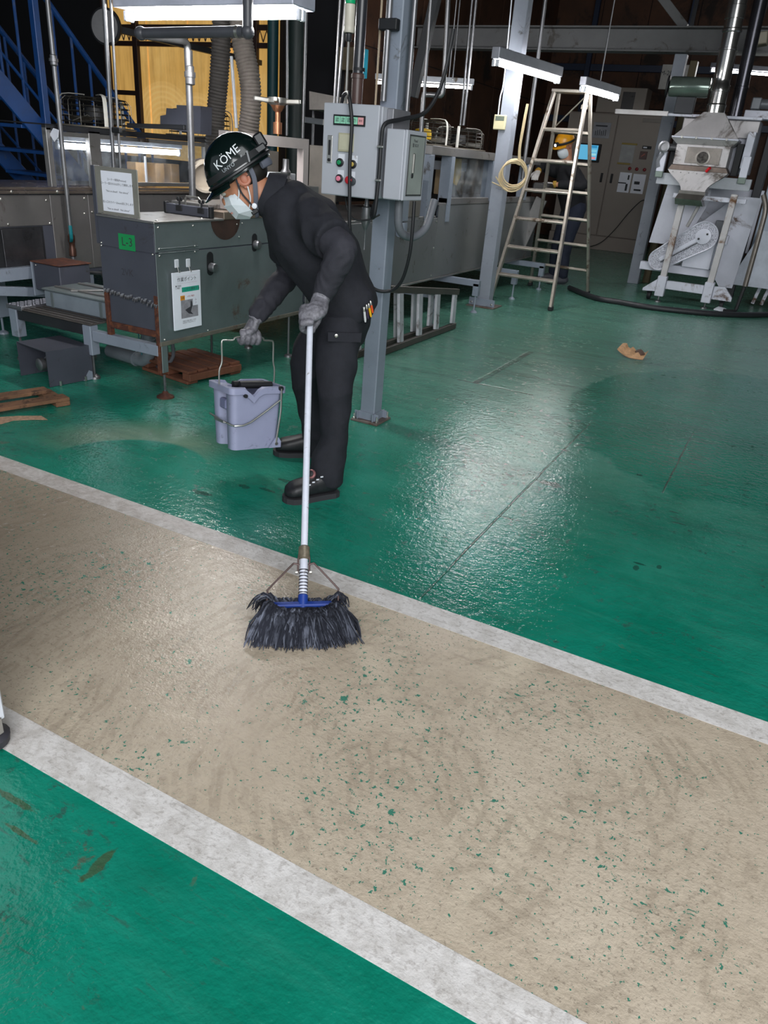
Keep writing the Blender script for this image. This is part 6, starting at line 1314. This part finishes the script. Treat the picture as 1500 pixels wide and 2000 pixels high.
inn = [[bk(x * .95, y * .95, z + .006 + (rim_h(x, y) * (z / .262) ** 6)) for x, y in outline(k)] for z, k in zs[::-1]]
bd = MB(); bd.loft(O1 + inn); bd.build('pail', PL_, BK, 50)
rm = MB(); ro = outline(1.0, .014); ri = outline(1.0, 0)
rm.loft([[bk(x, y, .240 + rim_h(x, y)) for x, y in ro], [bk(x, y, .266 + rim_h(x, y)) for x, y in ro], [bk(x * .97, y * .97, .267 + rim_h(x, y)) for x, y in ri], [bk(x * .97, y * .97, .255 + rim_h(x, y)) for x, y in ri]], False); rm.build('rim', PL_, BK, 40)
MB().obox(bk(-LB / 2 * .965 + .012, 0, .185), ba * .012, bb * .030, bu * .022, .006).build('grip_pocket', mat('shadow_lavender', '#75799a', .5), BK)
MB().tube([bk(-.04, -.01, .262), bk(.105, -.02, .262)], .0155, 16).build('wringer_roller', BLACK, BK); MB().tube([bk(-.045, .045, .255), bk(.10, .045, .255)], .0155, 16).build('wringer_roller', BLACK, BK)
yf = -WB / 2 - .016
MB().cyl(bk(-.065, yf + .006, .235), bk(-.065, yf - .006, .235), .008, 12).build('pivot_pin', BLACK, BK); MB().cyl(bk(.098, yf + .006, .262), bk(.098, yf - .010, .262), .010, 12).build('pivot_pin', BLACK, BK)
WR = mat('zinc_wire', '#b5b5b0', .3, .85)
MB().tube([bk(.098, yf - .008, .262), bk(.098, yf - .008, .17), bk(.092, yf - .004, .10), bk(.088, yf + .006, .025)], .0042, 8, smooth=3).build('link_rod', WR, BK)
MB().tube([bk(.095, yf - .009, .215), bk(-.04, yf - .004, .125), bk(-.095, yf + .0, .112), bk(-.118, yf + .02, .112), bk(-.128, 0, .120), bk(-.128, .09, .125)], .0042, 8, smooth=2).build('squeeze_wire', WR, BK)
MB().obox(bk(-.131, -.01, .117), ba * .004, bb * .045, bu * .006, .002).build('squeeze_bar', mat('zinc_bar', '#a9aaad', .35, .8), BK)
MB().prism([bk(.055, yf + .012, .004), bk(.112, yf + .012, .004), bk(.112, yf + .012, .03), bk(.10, yf + .012, .048), bk(.086, yf + .012, .046)], bb * -.006).build('foot_bracket', PL_, BK); MB().cyl(bk(.088, yf + .008, .022), bk(.088, yf - .0, .022), .007, 10).build('bracket_bolt', BOLT, BK)
gz = (G - cen).dot(bu); gx = (G - cen).dot(ba); gy = (G - cen).dot(bb); X = LB / 2 + .010
MB().tube([bk(-X, 0, .245), bk(-X - .002, 0, .32), bk(-X + .010, gy * .4, .36), bk(-X + .008, gy * .7, gz - .025), bk(-X + .018, gy * .85, gz - .014), bk(gx - .075, gy, gz - .014), bk(gx - .055, gy, gz), bk(gx + .055, gy, gz), bk(gx + .07, gy, gz - .012), bk(X - .02, gy * .85, gz - .014), bk(X - .008, gy * .7, gz - .025), bk(X - .006, gy * .4, .36), bk(X + .002, 0, .32), bk(X, 0, .245)], .0036, 8, smooth=3).build('bail', WR, BK)

# ================================================================ second worker behind the stepladder
W2 = thing('person', 'person in dark clothes, yellow helmet and white mask working behind stepladder', 'person', (-2.75, 9.95, 0))
y2 = 9.95
N2 = V((-.80, -.60, 0)); S2 = V((-.60, .80, 0)) * -1       # faces left and towards camera; S2 = their left side
hd = V((-2.808, 9.9, 1.614)); f2 = (V((-.48, -.88, 0)) * .92 - Zd * .38).normalized(); u2 = (Zd - f2 * Zd.dot(f2)).normalized(); HS = u2.cross(f2)
def H2(f, l, u): return hd + f2 * f + HS * l + u2 * u
b = MB(); D2 = mat('dark_navy_cloth', '#0f1016', .85); J2 = mat('denim_navy', '#161c2e', .85)
b.ball(H2(-.01, 0, .03), .10, .078, .105, (f2, HS, u2), 18, 12); b.ball(H2(.03, 0, -.06), .07, .062, .085, (f2, HS, u2), 16, 10); b.ball(H2(.10, 0, -.04), .018, .014, .024, (f2, HS, u2))
nk = hd + V((.05, .06, -.24)); p2 = V((-2.60, 10.02, .92)); c2 = p2.lerp(nk, .68)
Ls, Rs = nk + V((.12, -.11, -.05)), nk + V((-.15, .12, -.05))
Lw, Rw = V((-2.815, 9.62, 1.176)), V((-3.057, 9.75, 1.297)); Le, Re = V((-2.465, 9.72, 1.194)), V((-3.081, 9.95, 1.381))
b.caps_tube([H2(-.02, 0, -.05), nk, c2, p2], [.06, .075, .13, .12], 18)
for s_, e_, w_ in ((Ls, Le, Lw), (Rs, Re, Rw)): b.caps_tube([nk.lerp(s_, .4), s_, e_, e_.lerp(w_, .4), w_], [.06, .055, .036, .036, .026], 14)
Lf, Rf = V((-2.566, 9.909, 0)), V((-2.753, 10.122, 0))
for hx_, ft in ((.09, Lf), (-.09, Rf)):
    hp = p2 - S2 * -hx_; kn_ = hp.lerp(ft, .48) + N2 * .05; kn_.z = .48; b.caps_tube([hp, kn_, V((ft.x, ft.y, .09)), V((ft.x, ft.y, .05)) + N2 * .1], [.085, .055, .035, .03], 14)
fuse(b, .011, 5).build('body', SKIN, W2, 60)
s = MB(); s.caps_tube([nk + V((0, 0, -.03)), c2, p2.lerp(c2, .3), p2], [.11, .165, .155, .15], 20, flat=1.22, up=N2)
for s_, e_, W_ in ((Ls, Le, Lw), (Rs, Re, Rw)): s.caps_tube([nk.lerp(s_, .5), s_, s_.lerp(e_, .75), e_, e_.lerp(W_, .7)], [.085, .085, .07, .058, .048], 16)
fuse(s, .011, 6, .5, .005, 9).build('shirt', D2, W2, 60)
s = MB(); s.caps_tube([p2 + Zd * .03, p2 - Zd * .08], [.145, .14], 18)
for hx_, ft in ((.09, Lf), (-.09, Rf)):
    hp = p2 - S2 * -hx_; kn_ = hp.lerp(ft, .48) + N2 * .05; kn_.z = .48; s.caps_tube([hp, kn_, V((ft.x, ft.y, .12))], [.115, .085, .065], 16)
fuse(s, .011, 5, .5, .005, 10).build('trousers', J2, W2, 60)
for ft in (Lf, Rf):
    k = MB(); k.caps_tube([V((ft.x, ft.y, .06)) - N2 * .03, V((ft.x, ft.y, .05)) + N2 * .10, V((ft.x, ft.y, .04)) + N2 * .19], [.055, .05, .036], 16, flat=.9); fuse(k, .01, 4).build('boot', mat('grey_trainer', '#3a3b42', .6), W2, 60)
for e_, w_ in ((Le, Lw), (Re, Rw)):
    d = (w_ - e_).normalized(); k = MB(); sd = d.cross(Zd).normalized(); k.caps_tube([w_ - d * .01, w_ + d * .05, w_ + d * .09], [.036, .042, .036], 14, flat=.6, up=sd)
    for i in range(4): q = w_ + d * .085 + sd * (-.033 + .022 * i); k.caps_tube([q, q + d * .04 - Zd * .008, q + d * (.055 - .006 * abs(i - 1.5)) - Zd * .035], [.012, .0115, .010], 10)
    k.caps_tube([w_ + d * .03 + sd * .035, w_ + d * .06 + sd * .058 - Zd * .01, w_ + d * .085 + sd * .055 - Zd * .025], [.014, .012, .011], 10)
    fuse(k, .005, 3).build('glove', mat('white_glove', '#c9c5c4', .8), W2, 60)
    MB().tube([w_ - d * .05, w_ - d * .01], .040, 14).build('wristband', mat('mustard_band', '#a5822d', .8), W2)
he = MB(); he.loft([[H2(.0 + .135 * math.cos(t), .115 * math.sin(t), .03) for t in [2 * math.pi * j / 32 for j in range(32)]]] + [[H2(0 + .13 * max(.01, math.cos(ph)) * math.cos(t), .11 * max(.01, math.cos(ph)) * math.sin(t), .035 + .135 * math.sin(ph)) for t in [2 * math.pi * j / 32 for j in range(32)]] for ph in [math.pi / 2 * i / 10 for i in range(11)]])
h2 = he.build('helmet', mat('yellow_helmet', '#d8951a', .3), W2, 40, label='yellow helmet with lamp strap')
MB().tube([H2(.0 + .138 * math.cos(t), .118 * math.sin(t), .05) for t in [2 * math.pi * j / 32 for j in range(33)]], .014, 8, False, 0, .4, u2).build('lamp_strap', mat('black_band', ''), h2)
MB().lathe([(.024, 0), (.026, .03), (.02, .04)], H2(.135, .02, .06), f2, 16).build('head_lamp', BLACK, h2); MB().lathe([(.016, 0), (.016, .004)], H2(.176, .02, .06), f2, 14).build('lamp_lens', glow('lamp_lens_white', '#ffffff', 3), h2)
MB().loft([[H2(.13 * math.cos(t), .11 * math.sin(t), .03) for t in [-1 + 2 * i / 12 for i in range(13)]], [H2(.175 * math.cos(t), .118 * math.sin(t), .012) for t in [-1 + 2 * i / 12 for i in range(13)]], [H2(.175 * math.cos(t), .118 * math.sin(t), .008) for t in [-1 + 2 * i / 12 for i in range(13)]], [H2(.13 * math.cos(t), .11 * math.sin(t), .026) for t in [-1 + 2 * i / 12 for i in range(13)]]], False, False).build('visor', mat('yellow_helmet', ''), h2)
mk = [[H2(f + .01 * math.sin(t), wl * math.cos(t), -.07 + hu * math.sin(t)) for t in [2 * math.pi * i / 24 for i in range(24)]] for f, wl, hu in ((.03, .072, .075), (.06, .068, .074), (.095, .048, .06), (.118, .012, .035))]
MB().loft(mk).build('face_mask', MASK, W2, 40)
for sd in (1, -1):
    MB().ball(H2(.088, sd * .03, .005), .012, .014, .009, (f2, HS, u2)).build('eye', mat('eye_white', ''), W2)
    MB().ball(H2(-.005, sd * .078, -.01), .016, .010, .028, (f2, HS, u2)).build('ear', mat('ear_skin', ''), W2)
MB().obox(V((-2.87, 9.45, 1.125)), (.09, .03, 0), (0, .12, 0), (0, 0, .06), .02).build('dark_cover', mat('dark_machine_cover', '#2e2c2d', .6), CV)
MB().bar(V((-2.817, 9.3, 1.016)), V((-3.013, 9.3, 0.403)), .14, .03, (0, 1, 0), .004).build('sloping_chute', STEEL, CV)
